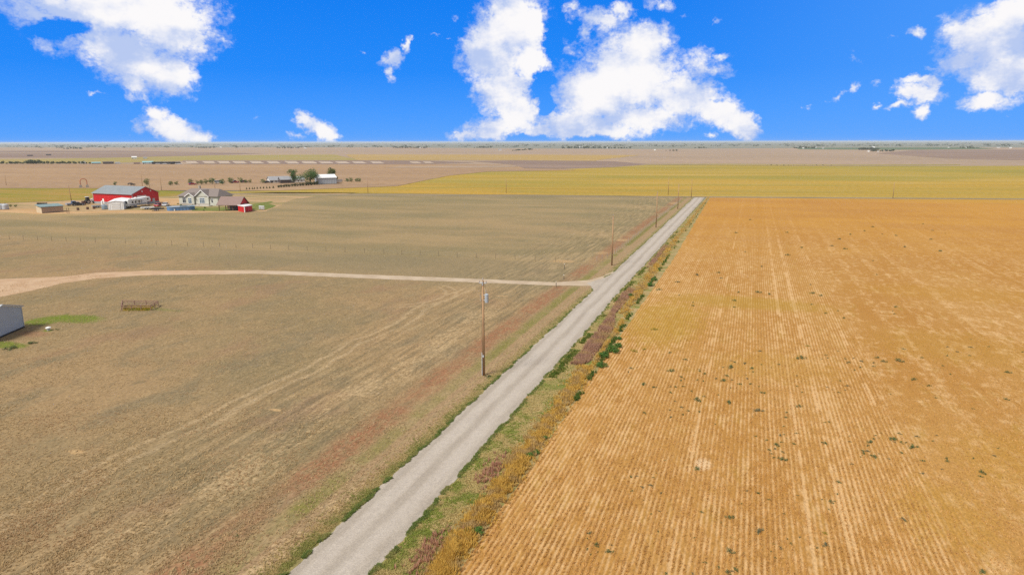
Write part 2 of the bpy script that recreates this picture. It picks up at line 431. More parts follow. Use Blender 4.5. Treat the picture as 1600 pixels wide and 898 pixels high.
FARL = [P(-260, 300), P(560, 302.6), P(800, 304.6), P(1097, 307.6)]
far_r = [P(1108, 308.6), P(1400, 310.5), P(1900, 313.5)]
sheet('pasture', [(-26.3+1.9, -40), (-24.4, 326), *FARL[::-1], (-620, 130), (-260, -120), (-80, -80)], 0., M['pasture'])
sheet('stubble_field', [(-21., -40), (260, -40), (420, 300), *far_r[::-1], (-19.2, 327.5)], 0., M['stubble'])
# crop beyond the county road
sheet('crop_field', [*pxs((330, 299.5), (430, 298), (620, 291), (700, 275), (760, 268.5), (860, 265.2), (960, 261.3), (1010, 257.6), (1300, 259.6), (1600, 258.8), (1900, 259)), P(1900, 312.8), P(1600, 310.4), P(1097, 307.2), P(800, 304.2), P(560, 302.2), P(330, 302)], .012, M['crop'], 12, .8)
# the county road at the end of the gravel road
ca, cb = Vector(P(1097, 307.9)), Vector(P(1600, 311.2)); cd = (cb-ca).normalized(); cn = Vector((-cd.y, cd.x))
sheet('county_road', [tuple(ca+cd*t+cn*s_) for (t, s_) in ((-700, -3.2), (900, -3.2), (900, 3.0), (-700, 3.0))], .03, M['xroad'])
LB = [
 ('plain_field', pxs((-200,230.5),(300,230.5),(620,230.2),(700,231.5),(1000,233),(1250,231.5),(1700,230.5),(1700,258.9),(1300,259.7),(1010,257.7),(960,261.4),(860,265.3),(300,262),(-200,262)), .05, 'pink'),
 ('harvested_field', pxs((-200,256.2),(330,256.8),(700,256.5),(800,258),(900,266),(760,268.5),(700,275),(620,291.2),(430,298.2),(250,298),(150,294.5),(-200,294.5)), .12, 'tan'),
 ('mauve_field', pxs((-200,236),(180,235.5),(420,240),(180,247),(-200,246.5)), .10, 'mauve'),
 ('olive_field', pxs((-200,249.5),(60,248.5),(140,247.5),(330,243),(520,241.5),(560,250.5),(280,252),(150,255.5),(-200,256)), .14, 'olive'),
 ('gold_field', pxs((540,241.5),(860,242),(1000,242.6),(930,251.5),(780,250.5),(560,250.8)), .15, 'goldfar'),
 ('ploughed_field', pxs((740,252.5),(800,251),(960,252.5),(1010,256.8),(960,260.8),(870,264.2),(820,263.5),(800,257.5)), .17, 'mauve'),
 ('fallow_field', pxs((1370,240),(1430,234.5),(1700,233.5),(1700,253),(1480,248)), .13, 'mauve'),
 ('dark_field_edge', pxs((1000,256.9),(1130,256.3),(1320,257.6),(1500,257),(1500,258.2),(1300,259.2),(1130,258.6)), .2, 'olive'),
 ('distant_green_field', pxs((1240,231.2),(1520,230.4),(1560,233),(1400,234.3),(1250,233.6)), .16, 'greenfar'),
 ('ploughed_strip', pxs((285,250.8),(600,250.6),(680,252),(740,254.5),(640,257.2),(300,256.6)), .18, 'mauve'),
 ('stubble_streak', pxs((620,260.6),(800,258.8),(812,260.6),(780,262.2),(600,262.6)), .19, 'pink'),
]
for nm, pts, z, mk in LB: sheet(nm, pts, z, M[mk], 60, 2.5)
for i, x in enumerate((298, 326, 349, 374, 400, 427, 455, 482, 508, 534, 560, 588, 648, 668)):
    w = 17 if x < 600 else 12
    y0, y1 = (252.2, 255.8) if x < 500 else (252.8, 255.4)
    sheet('bare_strip', pxs((x-w*.5-2, y0), (x+w*.5-2, y0), (x+w*.5+5, y1), (x-w*.5+3, y1)), .24, M['strip'], 25, 1.)
sheet('pale_streak', pxs((0,238.5),(320,239.5),(330,240.3),(0,239.6)), .2, M['pink'], 40, 2.)
# left strip crop and the farmyard
sheet('strip_field', pxs((-260,294.5),(0,294.3),(140,294.5),(250,298),(330,300),(270,306.5),(150,311.5),(0,317.5),(-260,321)), .045, M['crop2'], 8, .6)
sheet('farmyard', pxs((-200,321.5),(0,317.5),(60,316.5),(130,312),(250,306),(330,303),(430,300.5),(560,301.6),(500,306),(455,312),(436,322),(416,330.5),(330,332),(200,334),(100,338),(0,335),(-200,334)), .012, M['yard'], 5, .4)
sheet('dirt_patch', pxs((0,326),(60,326.5),(120,331),(230,328.5),(300,331),(410,329.5),(300,333),(180,332.2),(60,335),(0,331)), .02, M['dirt'], 4, .3)
sheet('dirt_yard', pxs((240,311),(285,309.5),(340,321),(262,320),(240,317)), .022, M['dirt'], 3, .3)
sheet('lawn', pxs((300,324),(345,324.5),(420,318),(432,321.5),(416,328),(340,330),(300,329.5)), .026, M['lawn'], 3, .3)
sheet('grass_strip', pxs((378,321),(424,314.5),(428,316.2),(384,323)), .03, M['lawn'], 3, .2)
# driveway, then the gravel road over it
DU = [(-60,440),(0,436),(50,434),(100,432),(150,426),(225,423),(400,422),(600,430),(752,436),(867,441),(921,437.5),(945,430),(958,423)]
DL = [(985,438),(934,446.5),(867,446),(752,441.5),(600,436),(400,427.5),(225,430),(150,435),(100,442),(50,454),(0,464),(-60,485)]
sheet('driveway', pxs(*DU, *DL), .008, M['drive'], .6, .12)
jr = random.Random(5)
rl = []; rr = []
y = -10.
w1 = w2 = 0.
while y < 327:
    st = .28 if y < 130 else 1.2
    w1 = .72*w1+jr.uniform(-.1, .1); w2 = .72*w2+jr.uniform(-.1, .1)
    fl = 0.
    if 113 < y < 131: fl = -2.2*max(0., 1-abs(y-118.5)/8.)**2 if y < 118.5 else -2.6*max(0., 1-(y-118.5)/12.)**2
    rl.append((-24.5+w1+fl, y)); rr.append((-19.75+w2-.35*math.exp(-((y-112)/18)**2), y)); y += st
sheet('gravel_road', rl+rr[::-1], .016, M['gravel'])

# ------------------------------------------------------------------ tufts (grass, straw, brush)
def f_tuft(a, b, c=None, k=.5, s=.5):
    def fn(g):
        p = g.pos(); r = g.attr('rnd')
        o = g.mix(r, a, b)
        if c is not None: o = g.mix(g.m('MULTIPLY', g.mr(g.noise(p, s, 4, .6), .46, .6), k), o, c)
        return o
    return fn
def through(m, k):
    """thin leaves and blades: part of the light passes through them"""
    t = m.node_tree; b = t.nodes['Principled BSDF']; o = t.nodes['Material Output']
    tr = t.nodes.new('ShaderNodeBsdfTranslucent'); mx = t.nodes.new('ShaderNodeAddShader')
    g = G(t); cs = b.inputs['Base Color'].links[0].from_socket
    t.links.new(g.mix(1., cs, (k, k, k), 'MULTIPLY'), tr.inputs['Color'])
    t.links.new(b.outputs[0], mx.inputs[0]); t.links.new(tr.outputs[0], mx.inputs[1]); t.links.new(mx.outputs[0], o.inputs['Surface'])
    return m
def tmat(name, *a, **k):
    return through(material(name, f_tuft(*a, **k), .95, .05), .9)
def tufts(name, xy_, h, w, nb, lean, mat, kind='stuff', z0=0.):
    """n tufts of nb blades: every blade a slim triangle leaning out from the root"""
    n = len(xy_); h = np.broadcast_to(h, n); w = np.broadcast_to(w, n)
    x = np.repeat(xy_[:, 0], nb); y = np.repeat(xy_[:, 1], nb); hh = np.repeat(h, nb)*rng.uniform(.55, 1.1, n*nb); ww = np.repeat(w, nb)
    a = rng.uniform(0, 2*np.pi, n*nb); l = rng.uniform(.1, 1., n*nb)*lean*hh
    rx = x+rng.normal(0, .25, n*nb)*ww*2; ry = y+rng.normal(0, .25, n*nb)*ww*2
    px = -np.sin(a)*ww*.5; py = np.cos(a)*ww*.5
    V = np.zeros((n*nb, 3, 3), np.float32)
    V[:, 0] = np.stack([rx-px, ry-py, np.full_like(rx, z0)], 1); V[:, 1] = np.stack([rx+px, ry+py, np.full_like(rx, z0)], 1)
    V[:, 2] = np.stack([rx+np.cos(a)*l, ry+np.sin(a)*l, z0+hh], 1)
    rnd = np.repeat(np.clip(np.repeat(rng.uniform(0, 1, n), nb)*.6+rng.uniform(0, .4, n*nb), 0, 1), 3)
    o = npmesh(name, V, 3, mat, rnd); o['kind'] = kind
    return o
def noise1(y, s, seed):
    r_ = np.random.default_rng(seed); t = r_.uniform(0, 1, 4096); q = np.asarray(y)*s+500; i = np.floor(q).astype(int) % 4095; f = q-np.floor(q)
    f = f*f*(3-2*f); return t[i]*(1-f)+t[i+1]*f
def ydist(n, a, b):
    """more of them close by, fewer far out"""
    u = rng.uniform(0, 1, n); return 1/((1-u)/a+u/b)
# dark grass fringe along both edges of the road
ry = ydist(16000, 22, 330); side = rng.uniform(0, 1, 16000) < .5
ey = np.array([p[1] for p in rl]); el = np.array([p[0] for p in rl]); er = np.array([p[0] for p in rr])
ex = np.where(side, np.interp(ry, ey, el)-np.abs(rng.normal(0, .13, 16000))+.05, np.interp(ry, ey, er)+np.abs(rng.normal(0, .15, 16000))-.05)
keep = ~((ry > 114.5) & (ry < 124) & side) & (noise1(ry, 1.1, 3)+np.where(side, .0, .1) > .3)
tufts('grass_fringe', np.stack([ex, ry], 1)[keep], .13, .08, 5, 1.2, tmat('fringe_grass', (.06,.09,.024), (.14,.17,.045), (.24,.2,.08), .5, .7))
# verge grass between road and brush
M['vergegrass'] = field('verge_turf', (.25,.2,.08), (.34,.25,.12), (.14,.17,.035), .3, .9, .5)
sheet('verge', [(-19.85, -40), (-15.0, -40), (-15.0, 60), (-15., 150), (-16.6, 250), (-17.6, 326), (-19.3, 326), (-20.6, 130), (-20.6, 105), (-19.9, 70)], .006, M['vergegrass'], .8, .12)
n = 26000; vy = ydist(n, 24, 300); vx = rng.uniform(-20.1, -16.6, n)
keep = vx > np.interp(vy, ey, er)+.1
tufts('verge_grass', np.stack([vx, vy], 1)[keep], .11, .07, 4, 1.4, tmat('verge_blades', (.24,.2,.08), (.36,.275,.13), (.15,.175,.035), .95, .45))
# left verge grass
n = 11000; vy = ydist(n, 24, 150); vx = -24.7-np.abs(rng.normal(0, .7, n))
tufts('roadside_grass', np.stack([vx, vy], 1)[~((vy > 113) & (vy < 125))], .08, .055, 4, 1.5, tmat('roadside_blades', (.22,.18,.075), (.33,.25,.12), (.16,.16,.045), .9, .5))
# brush: golden kochia with maroon stands
def brush_x(y_, u): return np.interp(y_, [20, 60, 110, 160, 250, 330], [-17.05, -17.1, -18.0, -18.8, -18.9, -19.0])+u*np.interp(y_, [20, 60, 110, 160, 250, 330], [2.05, 2.1, 2.2, 2.2, 1.7, 1.2])
n = 19000; by = ydist(n, 22, 326); u = rng.normal(.5, .24, n); bx = brush_x(by, u)
mar = ((by > 73) & (by < 98) & (u < .62)) | ((by > 44.5) & (by < 46.5) & (u < .35))
thin = noise1(by*1.+bx*1.9, .55, 5)*.6+noise1(by*1.2-bx*2.1, 1.3, 6)*.4 > rng.uniform(0, .75, n)
hb = .46*(.45+.8*noise1(by+bx*1.7, .8, 9))*(1.2-np.abs(u-.5))
s_ = ~mar & thin
tufts('golden_brush', np.stack([bx, by], 1)[s_], hb[s_], .085, 7, .9, tmat('golden_weed', (.29,.185,.042), (.40,.265,.065), (.27,.19,.09), .8, .6))
n2 = 9000; my = ydist(n2, 60, 180); my = np.concatenate([my[(my > 73) & (my < 100)], ydist(3000, 100, 180)]); my = my[(my < 98) | (noise1(my, .09, 33) > .45)]
my = my[(noise1(my, .55, 71)*.6+noise1(my, 1.7, 72)*.4) > rng.uniform(.05, .6, len(my))]; mx = np.interp(my, [70, 80, 92, 98, 106, 130, 180], [-18.3, -18.4, -18.5, -18.7, -19.3, -19.2, -19.4])+rng.beta(1.5, 1.5, len(my))*np.interp(my, [70, 75, 90, 98, 104, 180], [.6, 2., 2., .8, 1.6, .9])
tufts('maroon_brush', np.stack([mx, my], 1), .5*(.6+.6*noise1(my+mx, .9, 4)), .085, 7, .5, tmat('maroon_weed', (.215,.125,.085), (.31,.195,.13), (.3,.215,.09), .6, .5))
ny = np.concatenate([rng.normal(45.5, 1.2, 110), rng.normal(34.5, 1.3, 110)]); nx = rng.normal(-17.6, .4, 220)
tufts('reddish_weeds', np.stack([nx, ny], 1), .4, .08, 7, .5, tmat('reddish_weed', (.24,.13,.085), (.34,.2,.125)))
# green along the brush foot
n = 1100; gy = ydist(n, 60, 300); gy = gy[noise1(gy, .3, 17) > .5]; gx = brush_x(gy, rng.normal(.98, .07, len(gy)))
tufts('green_brush', np.stack([gx, gy], 1), .38, .1, 7, .7, tmat('brush_green', (.03,.065,.012), (.075,.115,.022), (.13,.12,.03), .5, .6))
n = 1500; gy = ydist(n, 68, 200); gy = gy[noise1(gy, .25, 27) > .4]; gx = np.interp(gy, ey, er)+.5+np.abs(rng.normal(0, .35, len(gy)))
tufts('green_verge_weeds', np.stack([gx, gy], 1), .28, .1, 7, .8, tmat('verge_green', (.045,.08,.014), (.11,.135,.025), (.16,.14,.04), .5, .6))
# stubble stalks standing in the drilled rows, close part of the field
def stubble_tufts():
    xs = []; ys = []
    k0, k1 = int(-15/ROWS), int(42/ROWS)
    for k in range(k0, k1):
        x0 = (k-.25)*ROWS
        yy = ydist(900, 27, 100)
        # visible cone only
        vis = (x0 < yy*1.1) & (yy > 27)
        yy = yy[vis]; xs.append(np.full(len(yy), x0)); ys.append(yy)
    x = np.concatenate(xs); yv = np.concatenate(ys); x = x+rng.normal(0, .035, len(x))
    brk = noise1(yv*1.0+x*3.1, .9, 2)*.6+noise1(yv*.3-x*2.3, .5, 12)*.5
    keep = brk > .38
    dis = np.clip((x-12)/3., 0, 1); x = x+dis*rng.uniform(-.2, .2, len(x)); keep &= rng.uniform(0, 1, len(x)) > dis*.55
    return np.stack([x, yv], 1)[keep]
tufts('stubble_stalks', stubble_tufts(), .13, .045, 3, .8, tmat('straw_stalks', (.285,.168,.055), (.44,.285,.12), (.26,.145,.045), .6, .35))
# dry bunch grass in the near pasture
n = 90000; py_ = ydist(n, 20, 130); px_ = -25.5-rng.uniform(0, 1, n)*np.minimum(100., py_*1.55-8)
ok_ = py_ < 108+(px_+25)*.12; px_ = px_[ok_]; py_ = py_[ok_]
nz = noise1(px_*1.1+py_*.4, .5, 40)+noise1(py_*.9-px_*.3, .35, 41)
kp = nz > rng.uniform(.3, 1.5, len(nz))
tufts('dry_bunch_grass', np.stack([px_, py_], 1)[kp], .13, .055, 4, 1.5, tmat('bunch_grass', (.185,.143,.078), (.375,.277,.15), (.28,.175,.1), .4, .15))

# ------------------------------------------------------------------ weeds in the stubble and bushes of the verge (things)
def leafball(n, lobes, leaf, seed, flat_=.0):
    """leaf quads spread through lobes (x,y,z,rx,ry,rz); returns verts and random attribute"""
    r_ = np.random.default_rng(seed); lob = np.array(lobes, float)
    wts = lob[:, 3]*lob[:, 4]*lob[:, 5]; wts = wts/wts.sum()
    k = r_.choice(len(lob), n, p=wts)
    d = r_.normal(0, 1, (n, 3)); d /= np.linalg.norm(d, axis=1)[:, None]
    rad = r_.uniform(.25, 1., n)**.5
    rad *= 1+.22*np.sin(d[:, 0]*5+k)*np.cos(d[:, 1]*4-k*2)
    c = lob[k, :3]+d*rad[:, None]*lob[k, 3:6]
    nrm = d+r_.normal(0, .7, (n, 3)); nrm[:, 2] += .35; nrm /= np.linalg.norm(nrm, axis=1)[:, None]
    a = np.cross(nrm, r_.normal(0, 1, (n, 3))); a /= np.linalg.norm(a, axis=1)[:, None]; b = np.cross(nrm, a)
    s = leaf*r_.uniform(.6, 1.35, n)[:, None]
    V = np.stack([c-a*s*.5, c+b*s*.32, c+a*s*.5, c-b*s*.32], 1)
    V[..., 2] = np.maximum(V[..., 2], .01)
    return V, np.repeat(r_.uniform(0, 1, n), 4)
def leafmat(name, a, b, c=None, k=.5, s=.6): return through(material(name, f_tuft(a, b, c, k, s), .8, .15), .5)
M['weed'] = leafmat('weed_leaf', (.04,.07,.025), (.11,.145,.05), (.14,.135,.06), .5)
M['weedgrey'] = leafmat('weed_grey_leaf', (.07,.082,.045), (.14,.145,.08), (.17,.14,.08), .5)
M['weedyel'] = leafmat('weed_yellow_leaf', (.17,.15,.02), (.27,.22,.03))
M['stem'] = paint('stem_brown', (.12,.085,.05), .2, 3, .9, .1)
def weed_proto(name, mat, seed, label, group):
    e = empty(name, (0, 0, 0), 0, label, 'weed', group)
    r_ = random.Random(seed)
    lobes = [(0, 0, .3, .3, .3, .3)]+[(r_.uniform(-.55, .55), r_.uniform(-.7, .7), r_.uniform(.12, .25), *([r_.uniform(.12, .26)]*2), .2) for _ in range(6)]
    V, a = leafball(190, lobes, .14, seed); npmesh('leaves', V, 4, mat, a, e)
    m = MB()
    for i in range(5):
        t = r_.uniform(0, 6.28); m.tube((0, 0, 0), (.3*math.cos(t), .3*math.sin(t), .35), .018, .006, 4, False)
    m.build('stem', M['stem'], e)
    return e
protoA = [None]*4
used = set()
def place(o_list, i, x, y, s, label=None, cat=None, group=None, sz=None, rz=None, z=0.):
    p = o_list[i]
    if p.name in used: o = copy_tree(p)
    else: o = p; used.add(p.name)
    o.location = (x, y, z); o.rotation_euler = (0, 0, random.uniform(0, 6.28) if rz is None else rz)
    o.scale = (s, s, s*(sz or 1.))
    tag(o, label, cat, group)
    return o
SMALLW = 'small dark green weed growing singly between stubble rows of the golden field'
wp = [weed_proto('field_weed', M['weed'], 3, SMALLW, 'small weeds scattered in the stubble'), weed_proto('field_weed', M['weedgrey'], 5, SMALLW, 'small weeds scattered in the stubble'), weed_proto('field_weed', M['weed'], 9, SMALLW, 'small weeds scattered in the stubble')]
yp = [weed_proto('field_weed', M['weedyel'], 13, 'yellow green bushy weed in the stubble', None)]
BIG = [  # px, py, width px, label
 (1140,808,13,'bush green weed uppermost in the line of weeds at the bottom of the stubble field'),
 (1140,860,14,'spreading dark weed second in the line of weeds at the bottom of the stubble field'),
 (1150,890,11,'dark weed at the bottom edge of the photo right of its near twin'),
 (1137,893,10,'dark weed at the bottom edge of the photo left of its near twin'),
 (1186,829,14,'flat grey green weed right of the line of weeds at bottom'),
 (951,861,12,'round dark weed in bare soil near the golden brush at bottom'),
 (932,850,9,'smaller weed just left of the round dark weed near the brush at bottom'),
 (1089,732,11,'round green weed beside the bare pale spot in the stubble'),
 (1142,573,13,'tall dark weed at the top of the scattered weed group in mid stubble field'),
 (1130,594,10,'dark weed just below the tall one in the mid stubble field weed group'),
 (1089,624,13,'wide dark weed at the left of the mid stubble field weed group'),
 (1139,628,12,'wide low weed at the lower end of the mid stubble field weed group'),
 (1184,641,13,'broad grey weed alone right of the mid stubble weed group'),
 (1249,634,10,'dark weed standing in a pale wheel track of the stubble'),
 (1213,694,11,'dark weed at the left of a loose patch in the lower right stubble'),
 (1222,717,13,'wide patchy weed below the dark one in the lower right stubble'),
 (1289,692,10,'dark weed right of the pale wheel track in the lower stubble'),
 (1360,690,12,'clumped weed among rows at the right of the stubble field'),
 (1366,713,12,'lowest clumped weed among rows at the right of the stubble field'),
 (1396,686,13,'dark weed where the rows end at the right of the stubble field'),
 (1425,698,14,'long low dark weed right of where the stubble rows end'),
 (1534,737,13,'bright green weed alone at the lower far right of the stubble'),
 (1428,592,10,'round dark weed alone in the unrowed right part of the stubble'),
 (1574,581,11,'dark weed at the right edge of the photo in upper stubble'),
 (1572,623,9,'smaller dark weed below another at the right edge of the stubble'),
 (1404,563,14,'long dark weed streak in the middle of the right stubble'),
 (1380,564,10,'thin dark weed left of the long dark weed streak'),
 (1252,559,14,'wide dark weed pair upper middle of the stubble field'),
 (1184,456,9,'dark weed highest and largest of the far stubble weeds'),
 (1202,459,7,'dark weed right beside the largest of the far stubble weeds'),
 (1148,469,7,'upright dark weed left of the largest far stubble weeds'),
 (1048,579,11,'dark weed in the left rows of the stubble below a yellow green one'),
 (1005,600,10,'dark weed in stubble right of the green verge bush'),
 (1298,783,9,'small bush weed low right of the pale track'),
 (1290,850,12,'grey green weed near the bottom right of centre stubble'),
 (1310,752,8,'weed tuft beside a pale track at lower right stubble'),
 (1412,811,10,'grey weed at the lower right where rows fade'),
 (1535,893,14,'tall dark green weed at the bottom right corner of the stubble'),
]
for i, (px, py, w, lb) in enumerate(BIG):
    x, y = P(px, py+1); kx = mpp(px, py)[0]
    place(wp, [0, 0, 2][i % 3] if 'grey' not in lb else 1, x, y, max(.35, w*kx/1.15), lb, 'weed', 'larger weeds in the stubble', .8)
for i, (px, py, w, lb) in enumerate([(991,548,10,'yellow green weed in the stubble rows right of the green verge bush'), (1006,545,7,'smaller yellow green weed right of its twin near the verge bush'), (1022,514,9,'yellow green weed above the two others near the verge'), (1289,832,8,'yellow green weed at the lower middle stubble'), (1262,540,7,'far yellow green weed in the middle of the stubble')]):
    x, y = P(px, py+1); place(yp, 0, x, y, w*mpp(px, py)[0]/1.15, lb, 'weed', 'yellow green weeds in the stubble', .8)
CL = [(1160,590,70,40,26),(1080,590,60,30,16),(1350,700,25,30,14),(1420,690,40,14,12),(1220,700,25,22,12),(1330,565,60,10,14),(1150,860,90,50,18),(1060,640,60,30,12),(1500,560,80,60,14),(1480,720,90,40,14),(1100,460,90,30,12),(1250,640,120,60,18),(930,850,30,25,8),(1000,760,50,60,12),(1300,480,150,60,14),(1400,380,180,35,14),(1200,380,90,35,8),(1250,800,120,60,16)]
rs = random.Random(8)
for (cx_, cy_, sx, sy, cnt) in CL:
    for _ in range(cnt):
        px = min(1598, rs.gauss(cx_, sx*.6)); py = min(896, rs.gauss(cy_, sy*.6))
        x, y = P(px, py)
        if x < -14.3: continue
        place(wp, rs.choice([0, 1, 2, 2]), x, y, rs.uniform(.9, 1.5)*rs.uniform(1.7, 3.6)*mpp(px, py)[0]*1.4, SMALLW, 'weed', 'small weeds scattered in the stubble', .8)

M['bush'] = leafmat('bush_leaf', (.03,.075,.014), (.08,.16,.03), (.11,.17,.03), .5)
def bush_proto(seed):
    e = empty('verge_bush', (0, 0, 0), 0, 'green bush', 'bush', 'green bushes along the golden brush')
    r_ = random.Random(seed)
    lobes = [(0, 0, .4, .5, .5, .42)]+[(r_.uniform(-.55, .55), r_.uniform(-.55, .55), r_.uniform(.25, .5), .32, .32, .3) for _ in range(5)]
    V, a = leafball(700, lobes, .15, seed); npmesh('foliage', V, 4, M['bush'], a, e)
    m = MB()
    for i in range(6):
        t = i*1.05; m.tube((0, 0, 0), (.4*math.cos(t), .4*math.sin(t), .5), .025, .008, 4, False)
    m.build('stem', M['stem'], e); return e
bp = [bush_proto(31), bush_proto(37)]
for i, (px, py, w, lb) in enumerate([(938,572,16,'lowest round green bush of the row beside the maroon brush'),(944,557,17,'bright green bush in the middle of the row beside the maroon brush'),(957,548,20,'largest dark green bush at the top of the row beside the maroon brush'),(966,541,13,'dark green bush on field side at top of the row by maroon brush'),
    (731,831,14,'left of two dark green bushes in the golden brush at bottom'),(747,831,18,'right and larger of two dark green bushes in the golden brush at bottom'),
    (829,712,13,'dark green bush on the field edge of the golden brush, left one'),(838,707,11,'dark green bush on the field edge of the golden brush, right one'),(852,684,9,'small green bush at the field edge of golden brush'),
    (985,462,9,'green bush at the upper verge between maroon and golden brush'),(1022,437,10,'dark green bush at the foot of the upper golden brush'),(1016,446,11,'bright green bush just below another at the upper golden brush'),(968,529,9,'small dark bush above the row beside the maroon brush')]):
    x, y = P(px, py+1); place(bp, i % 2, x, y, w*mpp(px, py)[0]/1.25, lb, 'bush', 'green bushes along the golden brush', .85)
lp = [weed_proto('grass_clump', M['weed'], 55, 'green clump', None)]
for px, py, w, lb in [(371,836,7,'bright green weed in the reddish verge strip at bottom left'),(335,860,6,'small green weed lower down the reddish verge strip'),(764,587,10,'green grass clump at the foot of the nearest utility pole'),(20,543,22,'dark green weed patch in front of the grey shed'),(48,536,16,'green weed beside the dark patch in front of grey shed'),(88,514,8,'dark weed right of the white capped well casing')]:
    x, y = P(px, py+1); place(lp, 0, x, y, w*mpp(px, py)[0]/1.1, lb, 'weed', None, .6)
for px, py, w, lb in [(118,705,9,'tan dirt mound in the lower left pasture'),(105,683,5,'small pale rock above the dirt mound in lower left pasture'),(437,641,9,'pale rock in the pasture left of the road')]:
    x, y = P(px, py); m = MB(); s = w*mpp(px, py)[0]
    m.dome((0, 0, 0), s*.5, s*.38, s*.2, 12, 4)
    for i, v in enumerate(m.v): m.v[i] = tuple(c*(1+random.uniform(-.15, .15)) for c in v[:2])+(v[2]*random.uniform(.8, 1.2),)
    o = m.build('mound' if 'mound' in lb else 'rock', material('mound_soil', lambda g: g.mix(g.noise(g.obj(), 6, 5, .7), (.26,.17,.08), (.45,.32,.17)), 1., .05), smooth=True); o.location = (x, y, 0); tag(o, lb, 'mound' if 'mound' in lb else 'rock')

# ------------------------------------------------------------------ utility poles
def f_pole(g):
    p = g.obj(); s = g.sep(p)
    n = g.noise(g.v('MULTIPLY', p, (1., 1., .12)), 6., 5, .65)
    c = g.mix(g.mr(n, .3, .7), (.24,.15,.085), (.42,.265,.145))
    st = g.noise(g.v('MULTIPLY', p, (1., 1., .25)), 2.2, 4, .6)
    return g.mix(g.m('MULTIPLY', g.mr(st, .58, .7), .55), c, (.14,.07,.035))
M['polewood'] = material('weathered_pole_wood', f_pole, .9, .1)
M['galv'] = paint('galvanised_metal', (.42,.44,.46), .15, 4, .5, .4)
M['tgrey'] = paint('transformer_grey', (.33,.37,.41), .12, 5, .5, .4)
M['porc'] = paint('grey_insulator', (.33,.3,.28), .1, 6, .3, .5)
M['cable'] = paint('dark_cable', (.05,.045,.04), .1, 5, .6, .3)
def pole(px, base, top, lb, detail=0, rad=.15, tilt=0.):
    x, y = P(px, base); h = hgt(px, base, top)
    e = empty('utility_pole', (x, y, 0), 0, lb, 'utility pole', 'utility poles')
    m = MB(); m.tube((0, 0, 0), (tilt*h, 0, h), rad, rad*.72, 12).build('shaft', M['polewood'], e, smooth=True)
    m = MB(); m.tube((tilt*h, 0, h), (tilt*h, 0, h+.12), .035, .035, 6)
    m.tube((tilt*h, 0, h+.1), (tilt*h, 0, h+.3), .075, .045, 8).build('insulator', M['porc'], e)
    if detail:
        # steel cross bracket with three small insulators, a can transformer, cutout and conduit
        m = MB(); m.box(-.42, .42, -.04, .04, h-.32, h-.24); m.box(-.05, .05, -.16, -.1, h-.5, h-.1); m.build('bracket', M['galv'], e)
        for sx in (-.38, .38):
            MB().tube((sx, 0, h-.24), (sx, 0, h-.02), .06, .04, 8).build('insulator', M['porc'], e)
        zt = h-2.35
        t = MB(); t.tube((.44, -.05, zt), (.44, -.05, zt+.85), .2, .2, 18).tube((.44, -.05, zt+.85), (.44, -.05, zt+.95), .22, .1, 18)
        t = t.build('transformer', M['tgrey'], e)
        MB().tube((.38, -.05, zt+.93), (.36, -.05, zt+1.42), .055, .03, 8).build('bushing', M['porc'], t)
        m = MB()
        for z in (zt+.2, zt+.75): m.box(.1, .24, -.09, -.01, z, z+.06)
        m.build('mount', M['galv'], t)
        MB().tube((-.22, -.05, zt+.1), (-.3, -.05, zt+.75), .05, .05, 8).build('cutout', M['porc'], e)
        m = MB(); m.tube((.36, -.05, zt+1.42), (.1, 0, h-.1), .012, .012, 5); m.tube((-.26, -.05, zt+.7), (-.1, 0, h-.2), .012, .012, 5)
        m.build('jumper_wire', M['cable'], e)
        MB().tube((-.17, -.05, 0), (-.17, -.05, 2.6), .05, .05, 8).build('conduit', M['galv'], e)
        MB().tube((-.155, -.04, 2.6), (-.125, -.02, h-2.), .018, .018, 6).build('ground_wire', M['cable'], e)
        MB().box(-.08, .08, -.165, -.15, 2.1, 2.35).build('tag_plate', M['galv'], e)
    else:
        MB().tube((tilt*h*.9-.16, 0, h*.93), (tilt*h*.9-.16, 0, h*.93+.3), .05, .05, 6).build('cutout', M['porc'], e)
    return e
for a in [(756,586,438,'tall utility pole nearest the camera with grey transformer beside the gravel road',1),
 (956,414.5,337,'utility pole at the driveway junction just past the roadside corner'),
 (1025,355.5,301,'thin utility pole midway up the left side of the gravel road'),
 (1059,326.5,288,'utility pole near the far end of the gravel road, left of the last one'),
 (1080,309,281,'utility pole standing right at the far end of the gravel road'),
 (1044,305,277,'utility pole on the county road just left of the gravel road end'),
 (791,302,280,'lone utility pole in front of the gold field left of centre'),
 (575,302,278,'lone utility pole right of the white long shed and dark bushes'),
 (1395,310,286,'lone utility pole on the right side between the two golden fields'),
 (10,290,275,'faint far utility pole at the left edge of the photo'),
 (222.5,291,271,'utility pole left of the round tree behind the red barn'),
 (252.5,298,277,'utility pole behind the right end of the red barn'),
 (336,295,284,'utility pole behind the middle of the grey house'),
 (375.5,299,282,'dark utility pole behind right end of the grey house'),
 (234.5,297,285,'short utility pole right of the round tree behind red barn')]:
    pole(*a[:4], detail=(a[4] if len(a) > 4 else 0), rad=(.15 if a[1] > 320 else .125))
pole(112.5, 318, 290, 'leaning dark utility pole behind the beige shed', 0, .16, -.09)

